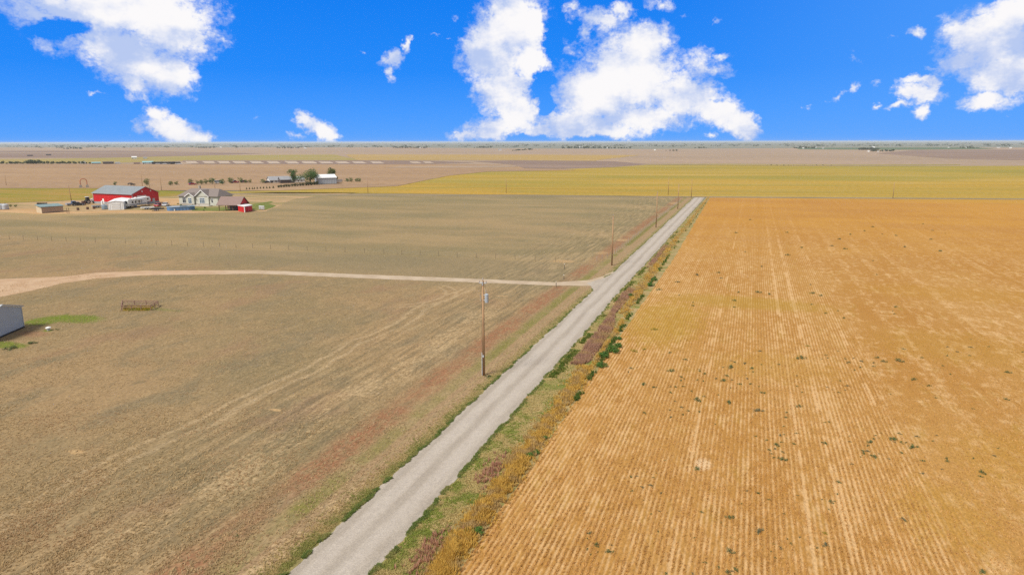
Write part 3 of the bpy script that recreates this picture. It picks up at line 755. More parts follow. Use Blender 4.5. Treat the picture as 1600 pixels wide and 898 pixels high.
# ------------------------------------------------------------------ fences
M['tpost'] = paint('rusty_steel_post', (.13,.1,.075), .25, 3, .8, .2)
M['gpost'] = paint('silvered_wood_post', (.36,.31,.26), .25, 3, .95, .1)
M['wire'] = paint('fence_wire', (.3,.28,.26), .1, 3, .5, .4)
def fence(lb, pts, spacing, hp, rad, mat, wires=(.35, .7, 1.05)):
    pts = [Vector((*p, 0)) for p in pts]; e = empty('fence', pts[0], 0, lb, 'fence'); o = pts[0]
    m = MB().tube((0, 0, -.1), (0, 0, hp), rad, rad, 6); first = m.build('post', mat, e)
    k = 0; w = MB()
    for a, b in zip(pts[:-1], pts[1:]):
        L = (b-a).length; n = max(1, int(L/spacing))
        for i in range(n):
            q = a.lerp(b, i/n)-o
            po = first if k == 0 else first.copy()
            if k: col.objects.link(po); po.parent = e
            po.location = (q.x, q.y, 0); po.rotation_euler = (random.uniform(-.05, .05), random.uniform(-.05, .05), 0); po.scale = (1, 1, random.uniform(.9, 1.1)); k += 1
        for z in wires: w.tube(tuple(a-o+Vector((0, 0, z))), tuple(b-o+Vector((0, 0, z))), .006, .006, 4, False)
    w.build('wire', M['wire'], e)
    return e
fence('long wire fence on dark thin posts crossing the upper pasture', pxs((-60,369),(15,374),(395,388),(600,396.5),(900,410)), 4.4, 1.1, .036, M['tpost'])
fence('wire fence on pale posts beside the gravel road above the driveway', [(-30.2, 142), (-28.4, 150), (-28.3, 200), (-28.2, 300)], 2.6, 1.15, .05, M['gpost'])
M['signwhite'] = paint('post_white', (.55,.5,.42), .1, 4)
for (px, b, t, lb) in [(869,448,438.5,'thin marker post on the lower side of the driveway mouth'),(881,436,428,'thin marker post on the upper side of the driveway mouth'),(882,420,411,'short fence end post near driveway corner')]:
    x, y = P(px, b); h = hgt(px, b, t); e = empty('marker_post', (x, y, 0), 0, lb, 'post')
    MB().tube((0, 0, 0), (0, 0, h), .06, .05, 8).build('post', M['tpost'], e); MB().box(-.07, .07, -.075, -.062, h-.3, h-.05).build('reflector', M['signwhite'], e)

# ------------------------------------------------------------------ building helpers
def frame(px, py, rot=0.):
    d = ray(px, py); x, y = P(px, py)
    return (x, y), math.atan2(-d[0], d[1])+rot
def gable(e, L, W, he, hr, wall, roof, over=.35, names=('wall', 'roof'), ridge='x', th=.12, z0=0.):
    """walls up to the eaves with gable ends, and a folded roof slab; ridge along x"""
    m = MB()
    if ridge == 'x':
        m.prism([(0, z0), (W, z0), (W, he), (W/2, hr), (0, he)], 0, L, 'x')
        r = (hr-he)/(W/2)
        prof = [(-over, he-over*r+.02), (W/2, hr+.02), (W+over, he-over*r+.02), (W+over, he-over*r+th+.02), (W/2, hr+th+.04), (-over, he-over*r+th+.02)]
        w = m.build(names[0], wall, e); n = MB().prism(prof, -over, L+over, 'x').build(names[1], roof, e)
    else:
        m.prism([(0, z0), (L, z0), (L, he), (L/2, hr), (0, he)], 0, W, 'y')
        r = (hr-he)/(L/2)
        prof = [(-over, he-over*r+.02), (L/2, hr+.02), (L+over, he-over*r+.02), (L+over, he-over*r+th+.02), (L/2, hr+th+.04), (-over, he-over*r+th+.02)]
        w = m.build(names[0], wall, e); n = MB().prism(prof, -over, W+over, 'y').build(names[1], roof, e)
    return w, n
M['red'] = paint('barn_red_sheet', (.50,.012,.016), .1, .5, .5, .35, ribs=.9)
M['roofgrey'] = paint('grey_roof_sheet', (.225,.25,.265), .08, .4, .5, .3, ribs=.6)
M['wains'] = paint('grey_wainscot_sheet', (.3,.32,.34), .1, .6, .5, .3, ribs=.6)
M['white'] = paint('white_paint', (.76,.76,.74), .06, 1.5, .45, .4)
M['whitesheet'] = paint('white_sheet_metal', (.76,.78,.78), .06, .8, .45, .4, ribs=.5)
M['darkglass'] = paint('dark_window_glass', (.02,.026,.035), .1, 2, .12, .6)
M['blueglass'] = paint('sky_tinted_glass', (.1,.15,.2), .15, 2, .12, .6)
M['tyre'] = paint('tyre_rubber', (.02,.02,.02), .1, 4, .9, .2)
M['rim'] = paint('wheel_rim', (.4,.4,.42), .1, 5, .4, .5)
M['black'] = paint('black_paint', (.02,.02,.022), .15, 3, .5, .4)
M['dgrey'] = paint('dark_grey', (.07,.07,.075), .15, 3, .6, .3)
M['cream'] = paint('cream_siding', (.55,.45,.31), .07, 1, .7, .2, ribs=.5)
M['pinkbeige'] = paint('beige_pink_siding', (.42,.3,.22), .08, 1, .7, .2, ribs=.5)
M['teal'] = paint('teal_grey_roof', (.19,.27,.26), .1, .7, .45, .4, ribs=.5)
M['siding'] = paint('sage_grey_siding', (.5,.5,.43), .07, 1, .75, .2)
M['stone'] = material('stone_skirt', lambda g: g.mix(g.noise(g.obj(), 3., 4, .7), (.25,.22,.19), (.5,.45,.38)), .9, .15)
M['shingle'] = material('grey_brown_shingle', lambda g: g.mix(g.noise(g.v('MULTIPLY', g.obj(), (1., 1., 4.)), 1.6, 6, .7), (.15,.125,.115), (.26,.22,.2)), .95, .1)
M['brownroof'] = material('brown_shingle', lambda g: g.mix(g.noise(g.obj(), 1.8, 6, .7), (.19,.13,.115), (.3,.22,.19)), .95, .1)
M['timber'] = paint('brown_timber', (.16,.10,.07), .2, 2, .9, .1)
M['poolblue'] = paint('pool_blue_wall', (.1,.2,.36), .15, .9, .5, .4, ribs=1.2)
M['poolrim'] = paint('pool_rim', (.3,.42,.55), .1, 1, .5, .4)
M['water'] = paint('pool_water', (.03,.1,.16), .2, 1, .05, .6)
M['shedgrey'] = paint('blue_grey_sheet', (.38,.42,.48), .05, .5, .5, .3)
M['shedtrim'] = paint('pale_grey_trim', (.42,.44,.46), .06, 1, .5, .4)
M['rust'] = material('rusty_pipe', lambda g: g.mix(g.noise(g.obj(), 5., 5, .7), (.2,.11,.08), (.34,.215,.16)), .85, .2)

# --- red barn
A = Vector(P(147, 318)); B = Vector(P(208, 321)); L = (B-A).length; W = 12.4
e = empty('barn', (*A, 0), math.atan2((B-A).y, (B-A).x), 'big red metal barn with grey gable roof and grey base band', 'barn')
gable(e, L, W, 4.5, 7.1, M['red'], M['roofgrey'], .4)
m = MB(); m.box(-.04, L+.04, -.04, 0-.002, 0, .95); m.box(L+.002, L+.04, 0, W+.04, 0, .95); m.box(-.04, -.002, 0, W+.04, 0, .95); m.build('base_band', M['wains'], e)
dr = MB().box(L+.01, L+.1, 2.2, 6.4, 0, 3.7).build('overhead_door', M['white'], e)
m = MB()
for z in (.9, 1.8, 2.7): m.box(L+.1, L+.12, 2.2, 6.4, z, z+.05)
m.build('door_rib', M['shedtrim'], dr)
for yy in (4.6, 8.6):
    MB().box(L+.02, L+.3, yy-.2, yy+.2, 5.15, 5.6).build('yard_light', M['white'], e)
MB().box(5.4, 6.4, -.06, -.003, .1, 2.2).build('side_door', M['white'], e)
m = MB(); m.box(L-.02, L+.06, -.06, .12, 0, 4.4); m.box(-.06, .1, -.06, .06, 0, 4.4); m.box(-.3, L+.3, -.47, -.41, 4.3, 4.42); m.build('corner_trim', M['shedtrim'], e)
MB().box(L+.01, L+.08, 9.2, 10.4, .1, 2.2).build('walk_door', M['shedtrim'], e)

# --- white metal garage in front of the barn
B = Vector(P(194, 327.6)); C_ = Vector(P(203.5, 321.6)); dv = (C_-B).normalized(); xv = Vector((dv.y, -dv.x)); Ln = Vector(P(169.5, 326.6))
nl = Vector((-Ln.y, Ln.x)); L = B.dot(nl)/xv.dot(nl); A = B-xv*L; GW = (C_-B).length
e = empty('metal_garage', (*A, 0), math.atan2(xv.y, xv.x), 'white metal garage with low pale roof between red barn and trailer', 'garage')
gable(e, L, GW, 2.9, 3.3, M['whitesheet'], M['white'], .12, ridge='y')
dd = MB().box(1.2, L-1.2, -.05, -.003, 0, 2.6).build('roll_door', M['white'], e)
m = MB()
for z in (.65, 1.3, 1.95): m.box(1.2, L-1.2, -.07, -.052, z, z+.04)
m.build('door_rib', M['shedtrim'], dd)
MB().box(L+.003, L+.05, 2., 2.9, 0, 2.05).build('side_door', M['shedtrim'], e)

# --- vehicles
def wheel(parent, x, y, r, w, sgn):
    t = MB().tube((x, y-w/2, r), (x, y+w/2, r), r, r, 14).build('wheel', M['tyre'], parent)
    ym = y+sgn*(w/2)
    MB().tube((x, ym, r), (x, ym+sgn*.015, r), r*.58, r*.5, 12).build('rim', M['rim'], t)
def car(px, py, rot, paintm, lb, kind='car', L=4.5, W=1.8, hh=1.45, name='parked_car'):
    (x, y), a = frame(px, py, rot)
    e = empty(name, (x, y, 0), a, lb, kind)
    if kind == 'pickup':
        body = [(-L/2, .4), (L/2, .4), (L/2, .95), (L*.22, 1.0), (-L/2, 1.0)]
        cab = [(-L*.12, 1.0), (L*.22, 1.0), (L*.12, hh+.3), (-L*.1, hh+.3)]
    elif kind == 'van':
        body = [(-L/2, .35), (L/2, .35), (L/2, .95), (L*.36, 1.15), (-L/2, 1.15)]
        cab = [(-L*.5, 1.15), (L*.36, 1.15), (L*.24, hh+.5), (-L*.48, hh+.5)]
    else:
        body = [(-L/2, .35), (L/2, .35), (L/2-.05, .75), (L*.24, .92), (-L*.38, .95), (-L/2, .85)]
        cab = [(-L*.4, .94), (L*.24, .92), (L*.08, hh), (-L*.26, hh)]
    bo = MB().prism([(p, z) for p, z in body], -W/2, W/2, 'y').build('body', paintm, e, bevel=.06)
    cb = MB().prism(cab, -W*.44, W*.44, 'y').build('cabin', M['darkglass'], e, bevel=.05)
    zc = max(z for _, z in cab); x0 = min(p for p, z in cab if z == zc); x1 = max(p for p, z in cab if z == zc)
    MB().box(x0, x1, -W*.43, W*.43, zc+.001, zc+.05).build('roof', paintm, e, bevel=.02)
    for sx in (-.3, .32):
        for sy in (-1, 1): wheel(e, sx*L, sy*(W/2-.08), .34, .22, sy)
    for sy in (-1, 1):
        MB().box(L/2-.04, L/2+.02, sy*W*.33-.15, sy*W*.33+.15, .62, .78).build('headlight', M['white'], e)
    return e
M['carred'] = paint('car_red', (.38,.03,.04), .05, 1, .3, .5); M['carwhite'] = paint('car_white', (.7,.7,.72), .04, 1, .3, .5)
M['carsilver'] = paint('car_silver', (.3,.31,.34), .05, 1, .3, .5); M['cardark'] = paint('car_dark', (.03,.03,.04), .05, 1, .3, .5)
car(248, 322.8, 1.1, M['carred'], 'red parked car behind the flatbed trailer right of red barn')
car(259, 322, 1.3, M['carwhite'], 'white parked car between the red car and the blue pool')
car(115, 321, .3, M['carsilver'], 'grey pickup among junk left of the red barn', 'pickup', 5.4, 1.95)
car(122.5, 321.3, .1, M['cardark'], 'dark car parked right of the grey pickup by the barn yard')
car(367, 286.2, .2, M['carred'], 'red pickup under the trees right behind the house', 'pickup', 5.4, 1.95)
car(382, 285.4, .1, paint('car_maroon', (.12,.03,.03)), 'dark maroon car under the trees left of the far grey house')
car(342.5, 287, .2, M['carwhite'], 'white van parked behind the house between two trees', 'van', 5.2, 2.)
car(301, 289.2, .2, M['carred'], 'small red car beyond the house roof near a tree')
car(434.5, 285.7, .2, M['cardark'], 'dark car in front of the far grey house garage')
car(418.5, 286.2, .1, M['cardark'], 'dark car left of the far grey house beside a tree')
# --- fifth wheel travel trailer
A = Vector(P(201.5, 325.8)); B = Vector(P(236.5, 320.4)); L = (B-A).length
e = empty('travel_trailer', (*A, 0), math.atan2((B-A).y, (B-A).x), 'long white travel trailer with dark windows parked before the red barn', 'trailer')
W = 2.6
bo = MB().prism([(0, .75), (L-3., .7), (L-2.8, 1.55), (L, 1.7), (L+.05, 2.5), (L-.6, 3.55), (.1, 3.4), (-.05, 1.6)], 0, W, 'y').build('body', M['white'], e, bevel=.12)
for (x0, x1, z0, z1) in ((2.2, 3.2, 1.7, 2.6), (4.2, 5.1, 1.7, 2.6), (6.6, 7.3, 1.6, 2.7), (L-2.4, L-1.5, 2.3, 3.)):
    MB().box(x0, x1, -.03, -.004, z0, z1).build('window', M['darkglass'], e)
MB().box(-.08, -.052, .35, W-.35, 1.9, 2.75).build('rear_window', M['darkglass'], e)
MB().box(8.1, 8.9, -.04, -.004, .85, 2.75).build('door', M['shedtrim'], e)
MB().box(.3, L-3.2, -.025, -.004, 1.05, 1.3).build('stripe', M['dgrey'], e)
for sx in (3.9, 4.9):
    for sy, yy in ((-1, .1), (1, W-.1)): wheel(e, sx, yy, .38, .25, sy)
MB().box(2.2, 3.1, .8, 1.7, 3.45, 3.75).build('air_conditioner', M['white'], e, bevel=.05); MB().box(6.4, 7.2, .8, 1.7, 3.5, 3.8).build('air_conditioner', M['white'], e, bevel=.05)
m = MB(); m.box(L-.9, L-.75, .4, .55, 0, 1.7); m.box(L-.9, L-.75, W-.55, W-.4, 0, 1.7); m.build('landing_leg', M['dgrey'], e)
MB().box(5.2, 9., -1.1, -.06, 2.98, 3.04).build('awning', M['shedtrim'], e)
# --- red implement, tanks, trailers and junk
(x, y), a = frame(183.5, 327.6, .05); kx, kz = mpp(183.5, 327)
e = empty('farm_implement', (x, y, 0), a, 'low red farm implement in front of the white metal garage', 'implement')
m = MB(); l = 6.2*kx
m.box(-l, l, -.1, .1, .9, 1.1); m.box(-l, l, -.1, .1, .25, .42)
for i in range(5): m.box(-l+i*(2*l-.2)/4, -l+i*(2*l-.2)/4+.2, -.12, .12, .1, 1.1)
m.build('rack', M['carred'], e)
m = MB(); m.box(-l*.5, l*.5, .1, .9, .55, .75); m.build('toolbar', M['carred'], e)
for sx in (-.2, .65): wheel(e, sx*l, .6, .45, .3, -1)
(x, y), a = frame(164, 327.2, 0)
e = empty('water_tank', (x, y, 0), a, 'squat blue grey tank left of the white metal garage', 'tank')
m = MB(); m.tube((0, 0, .15), (0, 0, 1.5), 1.05, 1.05, 20).dome((0, 0, 1.5), 1.05, 1.05, .35, 20, 4).build('drum', paint('tank_blue_grey', (.2,.26,.31)), e)
MB().tube((0, 0, 1.8), (0, 0, 2.0), .2, .2, 10).build('lid', M['dgrey'], e); MB().box(-1., 1., -1., 1., 0, .15).build('stand', M['timber'], e)
(x, y), a = frame(160.3, 322, 0)
e = empty('propane_tank', (x, y, 0), a, 'white upright tank against the grey base of the red barn', 'tank')
m = MB(); m.tube((0, 0, .15), (0, 0, 1.9), .42, .42, 16).dome((0, 0, 1.9), .42, .42, .25, 16, 4).build('drum', M['white'], e); MB().tube((0, 0, 2.1), (0, 0, 2.3), .12, .12, 8).build('valve', M['black'], e); MB().tube((0, 0, 0), (0, 0, .15), .38, .38, 12).build('foot_ring', M['dgrey'], e)
def flatbed(px, py, rot, L, bm, lb, load=None):
    (x, y), a = frame(px, py, rot); e = empty('flatbed_trailer', (x, y, 0), a, lb, 'trailer')
    MB().box(-L/2, L/2, -1.05, 1.05, .55, .72).build('deck', bm, e)
    m = MB(); m.tube((L/2, -.5, .6), (L/2+1.4, 0, .55), .05, .05, 6); m.tube((L/2, .5, .6), (L/2+1.4, 0, .55), .05, .05, 6); m.build('drawbar', M['dgrey'], e)
    for sx in (-.15, .02):
        for sy in (-1, 1): wheel(e, sx*L, sy*1.15, .36, .22, sy)
    m = MB(); m.box(-L/2, L/2, -1.05, -.99, .72, .95); m.box(-L/2, L/2, .99, 1.05, .72, .95); m.build('side_rail', bm, e)
    if load: load(e)
    return e
flatbed(231, 327.2, .12, 4.6, M['white'], 'pale flatbed trailer left of the black one near blue pool')
def ld(e): MB().box(-1.6, 1.2, -.8, .8, .725, 1.15).build('load', M['dgrey'], e, bevel=.05)
flatbed(246, 329.3, -.05, 4.6, M['black'], 'black loaded flatbed trailer left of the blue pool', ld)
flatbed(154, 324.5, .2, 4.4, M['shedtrim'], 'long pale flat trailer lying left of the blue grey tank')
# tractor
(x, y), a = frame(141, 318.2, .35)
e = empty('tractor', (x, y, 0), a, 'white and grey old tractor at the left end of red barn', 'tractor')
MB().box(-.3, 2.2, -.4, .4, .9, 1.7).build('hood', M['white'], e, bevel=.08); MB().box(-1.6, -.3, -.7, .7, .8, 1.3).build('platform', M['dgrey'], e)
c_ = MB().prism([(-1.5, 1.3), (-.2, 1.3), (-.35, 2.8), (-1.4, 2.8)], -.7, .7, 'y').build('cab', M['darkglass'], e); MB().box(-1.55, -.2, -.78, .78, 2.8, 2.92).build('roof', M['white'], c_)
for sy in (-1, 1): wheel(e, -1., sy*1., .85, .45, sy); wheel(e, 1.7, sy*.8, .45, .28, sy)
MB().tube((1.4, .1, 1.7), (1.4, .1, 2.5), .05, .05, 8).build('exhaust', M['black'], e)
(x, y), a = frame(147, 316.5, -.6)
e = empty('grain_auger', (x, y, 0), a, 'pale leaning auger against the left end of the red barn', 'auger')
MB().tube((-3.2, 0, .5), (2.6, 0, 3.0), .16, .16, 10).build('tube', M['white'], e); wheel(e, -.5, .6, .35, .2, 1); wheel(e, -.5, -.6, .35, .2, -1)
m = MB(); m.tube((-.5, -.6, .35), (.2, 0, 2.), .04, .04, 6); m.tube((-.5, .6, .35), (.2, 0, 2.), .04, .04, 6); m.build('strut', M['dgrey'], e)
def barrel(px, py, r, h, mat, lb, grp=None):
    (x, y), a = frame(px, py); e = empty('barrel', (x, y, 0), a, lb, 'barrel', grp)
    b = MB().tube((0, 0, 0), (0, 0, h), r, r, 14).build('drum', mat, e)
    m = MB()
    for z in (h*.33, h*.66, h-.05): m.tube((0, 0, z), (0, 0, z+.05), r*1.05, r*1.05, 14)
    m.build('hoop', M['dgrey'], e); return e
M['rustbrown'] = paint('rust_brown', (.16,.085,.06), .3, 3, .9, .1)
for (px, py, lb) in [(122,328.6,'rusty brown drum nearest the beige shed in the dirt yard'),(137,327.4,'second brown drum from the beige shed in the dirt yard'),(147,326.5,'brown drum just left of the pale flat trailer')]:
    barrel(px, py, .45, .95, M['rustbrown'], lb, 'drums in the dirt yard')
for (px, lb) in [(60,'black drum at the far left behind the beige shed roof'),(63.5,'black drum second from left behind the beige shed roof'),(67.5,'black drum third from left behind the beige shed roof'),(72,'black drum rightmost behind the beige shed roof')]:
    barrel(px, 320.8, .5, 1.0, M['black'], lb, 'black drums behind the beige shed')
barrel(131, 320, .8, 1.5, M['rustbrown'], 'wide brown drum left of the tractor')
(x, y), a = frame(76, 510+6, 0)
e = empty('well_casing', (x, y, 0), a, 'small white capped well casing right of the grey shed', 'well cap')
MB().tube((0, 0, 0), (0, 0, .32), .2, .2, 16).build('casing', M['shedtrim'], e)
MB().tube((0, 0, .32), (0, 0, .42), .33, .33, 18).tube((0, 0, .42), (0, 0, .52), .33, .1, 18).build('cap', M['white'], e)
# --- beige shed
A, a = frame(66, 333.4, .3); L = 36*mpp(66, 333)[0]
e = empty('shed', (*A, 0), a, 'beige long shed with teal grey roof at the left farmyard', 'shed')
m = MB(); m.box(0, L, 0, 5.2, 0, 2.15); m.build('wall', M['pinkbeige'], e)
m = MB(); m.box(-.06, -.003, -.03, 5.23, 0, 2.2); m.build('end_wall', M['cream'], e)
MB().prism([(-.35, 2.2), (5.6, 2.75), (5.6, 2.87), (-.35, 2.32)], -.4, L+.4, 'x').build('roof', M['teal'], e)
MB().box(.05, L-.05, -.04, -.003, 0, .22).build('skirt', M['dgrey'], e)
for (px, lb) in [(105, 'left thin gate post right of the beige shed'), (108, 'right thin gate post right of the beige shed')]:
    (x, y), a = frame(px, 333.5); o = MB().tube((0, 0, 0), (0, 0, 2.), .08, .08, 8).build('gate_post', M['timber']); o.location = (x, y, 0); tag(o, lb, 'post', 'gate posts at the beige shed')
# --- silver tanks at the left edge
for (px, lb) in [(2, 'silver fuel tank cut by the left edge of the photo'), (9, 'silver round tank second from the left edge of photo')]:
    (x, y), a = frame(px, 327.5); e = empty('storage_tank', (x, y, 0), a, lb, 'tank', 'silver tanks')
    m = MB(); m.tube((0, 0, .2), (0, 0, 1.75), 1.1, 1.1, 20).dome((0, 0, 1.75), 1.1, 1.1, .5, 20, 4).build('drum', M['galv'], e)
    MB().tube((0, 0, 2.2), (0, 0, 2.4), .22, .22, 10).build('hatch', M['dgrey'], e); MB().tube((0, 0, 0), (0, 0, .2), 1.15, 1.15, 16).build('pad', M['rustbrown'], e)

# --- house
(x, y), a = frame(279, 320.5, .0); kx, kz = mpp(279, 320.5)
A = Vector((x, y)); B = Vector(P(338, 321.8)); a = math.atan2((B-A).y, (B-A).x)
e = empty('house', (x, y, 0), a, 'sage grey farmhouse with brown grey hip roof and white gables', 'house')
L = 20.5; W = 10.; L2 = L*.78; he = 3.7; e.scale = (.845, 1., 1.)
w = MB(); w.box(.3, L2+5.6, .3, W, 0, he); w.build('wall', M['siding'], e)
def hip(x0, x1, y0, y1, z, h, ins, rx0=None, rx1=None):
    m = MB(); yc = (y0+y1)/2
    a0, a1, a2, a3 = (x0, y0, z), (x1, y0, z), (x1, y1, z), (x0, y1, z); r0, r1 = (x0+ins, yc, h), (x1-(ins if rx1 is None else rx1), yc, h)
    m.poly([a0, a1, r1, r0]); m.poly([a2, a3, r0, r1]); m.poly([a3, a0, r0]); m.poly([a1, a2, r1]); m.poly([a3, a2, a1, a0]); return m
hip(-.3, L2+6.2, -.3, W+.6, he, he+2.8, 3.4, 1.2).build('roof', M['shingle'], e)
def front_gable(x0, x1, y0, y1, hr, nm):
    xm = (x0+x1)/2
    b = MB().prism([(x0, 0), (x1, 0), (x1, he-.05), (xm, hr-.12), (x0, he-.05)], y0, y1, 'y').build('gable_wall', M['siding'], e)
    r = (hr-he)/(xm-x0); o_ = .5
    MB().prism([(x0-o_, he-o_*r), (xm, hr), (x1+o_, he-o_*r), (x1+o_, he-o_*r+.2), (xm, hr+.22), (x0-o_, he-o_*r+.2)], y0-.4, y1+3.2, 'y').build('gable_roof', M['shingle'], e)
    MB().prism([(x0-o_, he-o_*r-.06), (xm, hr-.06), (x1+o_, he-o_*r-.06), (x1+o_, he-o_*r+.24), (xm, hr+.26), (x0-o_, he-o_*r+.24)], y0-.46, y0-.402, 'y').build('barge_board', M['white'], e)
front_gable(5.3, 9.6, -.9, 2., he+1.15, 'a'); front_gable(9.9, 17., -.15, 2., he+2.4, 'b')
def window(x0, x1, z0, z1, y0, nx=2, gl='darkglass'):
    f = MB(); f.box(x0-.14, x1+.14, y0-.06, y0-.003, z0-.14, z1+.14); f = f.build('window', M['white'], e)
    MB().box(x0, x1, y0-.075, y0-.062, z0, z1).build('pane', M[gl], f)
    m = MB()
    for i in range(1, nx): q = x0+(x1-x0)*i/nx; m.box(q-.05, q+.05, y0-.09, y0-.077, z0, z1)
    m.box(x0, x1, y0-.105, y0-.092, (z0+z1)/2+.35, (z0+z1)/2+.43); m.build('mullion', M['white'], f)
window(2.3, 4.9, 1., 3., .3, 3); window(6.6, 8.3, .9, 3., -.9, 2, 'blueglass'); window(12.2, 14.8, 1., 3.1, -.15, 3, 'blueglass'); window(18.1, 18.9, 1.2, 2.8, .3, 1)
m = MB(); m.box(.25, 5.2, .24, .297, 0, .8); m.box(5.25, 9.65, -.96, -.903, 0, .8); m.box(9.85, 17.05, -.21, -.153, 0, .8); m.build('stone_base', M['stone'], e)
MB().box(10.2, 19., -2.6, -.25, .02, .3).build('patio', paint('pale_concrete', (.5,.46,.4), .1, 1, .9), e)
MB().box(7.2, 8., W*.5, W*.5+.8, he+2., he+3.9).build('chimney', M['stone'], e)
(x, y), a2 = frame(335, 320.6, 0)
e2 = empty('bench', (x, y, 0), a2, 'dark bench on the patio before the right window of the house', 'bench')
MB().box(-1.1, 1.1, -.3, .3, .42, .5).build('seat', M['black'], e2); MB().box(-1.1, 1.1, .25, .32, .5, 1.).build('backrest', M['black'], e2)
for sx in (-.95, .95): MB().box(sx-.06, sx+.06, -.28, .28, 0, .42).build('leg', M['black'], e2)
# --- blue oval pool
(x, y), a = frame(283, 328.2, 0); kx, kz = mpp(283, 328)
e = empty('swimming_pool', (x, y, 0), a, 'long blue above ground oval pool in front of the house', 'pool')
rx = 22.*kx; ry_ = 2.4
def stadium(rx, ry, n=12):
    q = []
    for i in range(n+1): t = -math.pi/2+math.pi*i/n; q.append((rx-ry+ry*math.cos(t), ry*math.sin(t)))
    for i in range(n+1): t = math.pi/2+math.pi*i/n; q.append((-rx+ry+ry*math.cos(t), ry*math.sin(t)))
    return q
def slab(q, z0, z1):
    m = MB(); n = len(q); m.v = [(p[0], p[1], z0) for p in q]+[(p[0], p[1], z1) for p in q]
    m.f = [tuple(range(n))[::-1], tuple(range(n, 2*n))]+[(i, (i+1) % n, n+(i+1) % n, n+i) for i in range(n)]; return m
slab(stadium(rx, ry_), 0, 1.35).build('side', M['poolblue'], e)
q0 = stadium(rx+.12, ry_+.12); q1 = stadium(rx-.25, ry_-.25); m = MB(); n = len(q0)
m.v = [(*p, 1.46) for p in q0]+[(*p, 1.46) for p in q1]+[(*p, 1.36) for p in q0]+[(*p, 1.36) for p in q1]
for i in range(n):
    j = (i+1) % n; m.f += [(i, j, n+j, n+i), (2*n+j, 2*n+i, 3*n+i, 3*n+j), (2*n+i, 2*n+j, j, i), (n+i, n+j, 3*n+j, 3*n+i)]
m.build('rim', M['poolrim'], e)
slab(stadium(rx-.26, ry_-.26), 1.352, 1.4).build('water', M['water'], e)
(x, y), a = frame(273, 329.4); o = empty('pool_pump', (x, y, 0), a, 'small white pool pump at front of the blue pool', 'pump')
MB().tube((0, 0, 0), (0, 0, .7), .28, .28, 12).build('filter_drum', M['white'], o); MB().box(.3, .8, -.2, .2, 0, .4).build('motor', M['dgrey'], o)
# --- shrubs along the house
# --- pavilion and red shed
(x, y), a = frame(341, 329.4, -.5); kx, kz = mpp(345, 329)
e = empty('pavilion', (x, y, 0), a, 'open pavilion with brown gable roof beside the small red shed', 'pavilion')
L = 38*kx; W = 7.; he = 2.4; hr = 4.9
r = (hr-he)/(W/2)
MB().prism([(-.5, he-.5*r), (W/2, hr), (W+.5, he-.5*r), (W+.5, he-.5*r+.16), (W/2, hr+.18), (-.5, he-.5*r+.16)], -.4, L+.4, 'x').build('roof', M['brownroof'], e)
MB().prism([(.2, he+.05), (W-.2, he+.05), (W/2, hr-.15)], L-.1, L+.1, 'x').build('gable_infill', M['red'], e)
for px_ in (.2, L*.33, L*.66, L-.3):
    for py_2 in (.2, W-.4): MB().box(px_, px_+.2, py_2, py_2+.2, 0, he).build('post', M['timber'], e)
MB().box(.1, L-.1, W-.35, W-.25, .0, he-.1).build('back_wall', M['timber'], e)
MB().box(L*.5, L*.8, 1., 2., 0, 1.9).build('outdoor_kitchen', M['dgrey'], e)
m = MB(); m.box(0, L, .15, .35, he-.25, he); m.box(0, L, W-.35, W-.15, he-.25, he); m.build('beam', M['timber'], e)
A = Vector(P(372.4, 330.)); B = Vector(P(382.6, 332.)); C2 = Vector(P(394.5, 329.8))
e = empty('small_shed', (*B, 0), 0, 'small red shed with flat white roof right of the pavilion', 'shed')
d1 = (A-B); d2 = (C2-B); h_ = 2.75
q = [(0, 0), tuple(d2), tuple(d1+d2), tuple(d1)]
h_ = 2.05; slab(q, 0, h_).build('wall', M['red'], e)
c_ = (d1+d2)/2; q2 = [tuple(c_+(Vector(p)-c_)*1.07) for p in q]
slab(q2, h_+.002, h_+.22).build('roof', M['white'], e)
MB().box(-.12, .12, -.12, .12, 0, h_-.02).build('corner_trim', M['white'], e)
u2 = d2.normalized(); nrm = Vector((u2.y, -u2.x))
dq = [tuple(u2*(d2.length*.35)+nrm*.003), tuple(u2*(d2.length*.7)+nrm*.003), tuple(u2*(d2.length*.7)+nrm*.06), tuple(u2*(d2.length*.35)+nrm*.06)]
slab(dq, .05, 2.1).build('door', M['red'], e)
for i, (px, lb) in enumerate([(407, 'left white box tank on the lawn right of the small red shed'), (411, 'right white box tank on the lawn right of the small red shed')]):
    (x, y), a = frame(px, 327.6+i*.3); e = empty('box_tank', (x, y, 0), a, lb, 'tank', 'white box tanks')
    MB().box(-.5, .5, -.5, .5, .15, 1.45).build('bottle', M['white'], e, bevel=.1)
    m = MB()
    for i_ in range(4): m.box(-.54+i_*.35, -.51+i_*.35, -.54, -.52, .15, 1.5)
    for z in (.4, .8, 1.2): m.box(-.55, .55, -.565, -.545, z, z+.03)
    m.build('cage', M['galv'], e); MB().box(-.55, .55, -.55, .55, 0, .14).build('pallet', M['timber'], e)
for px, py, w, lb in [(283,321,3,'low dark shrub at the left corner of the house'),(301.5,321.6,3,'low shrub between the two left windows of the house'),(311,321.6,3,'low shrub by the small house gable'),(320,325.3,3.5,'dark shrub on the lawn right of the pool'),(318.5,329.5,3,'small dark shrub at the lawn edge right of the pool'),(278,319,3,'shrub left of the house wall')]:
    x, y = P(px, py); place(bp, 0, x, y, w*mpp(px, py)[0]/1.2, lb, 'shrub', 'shrubs around the house')
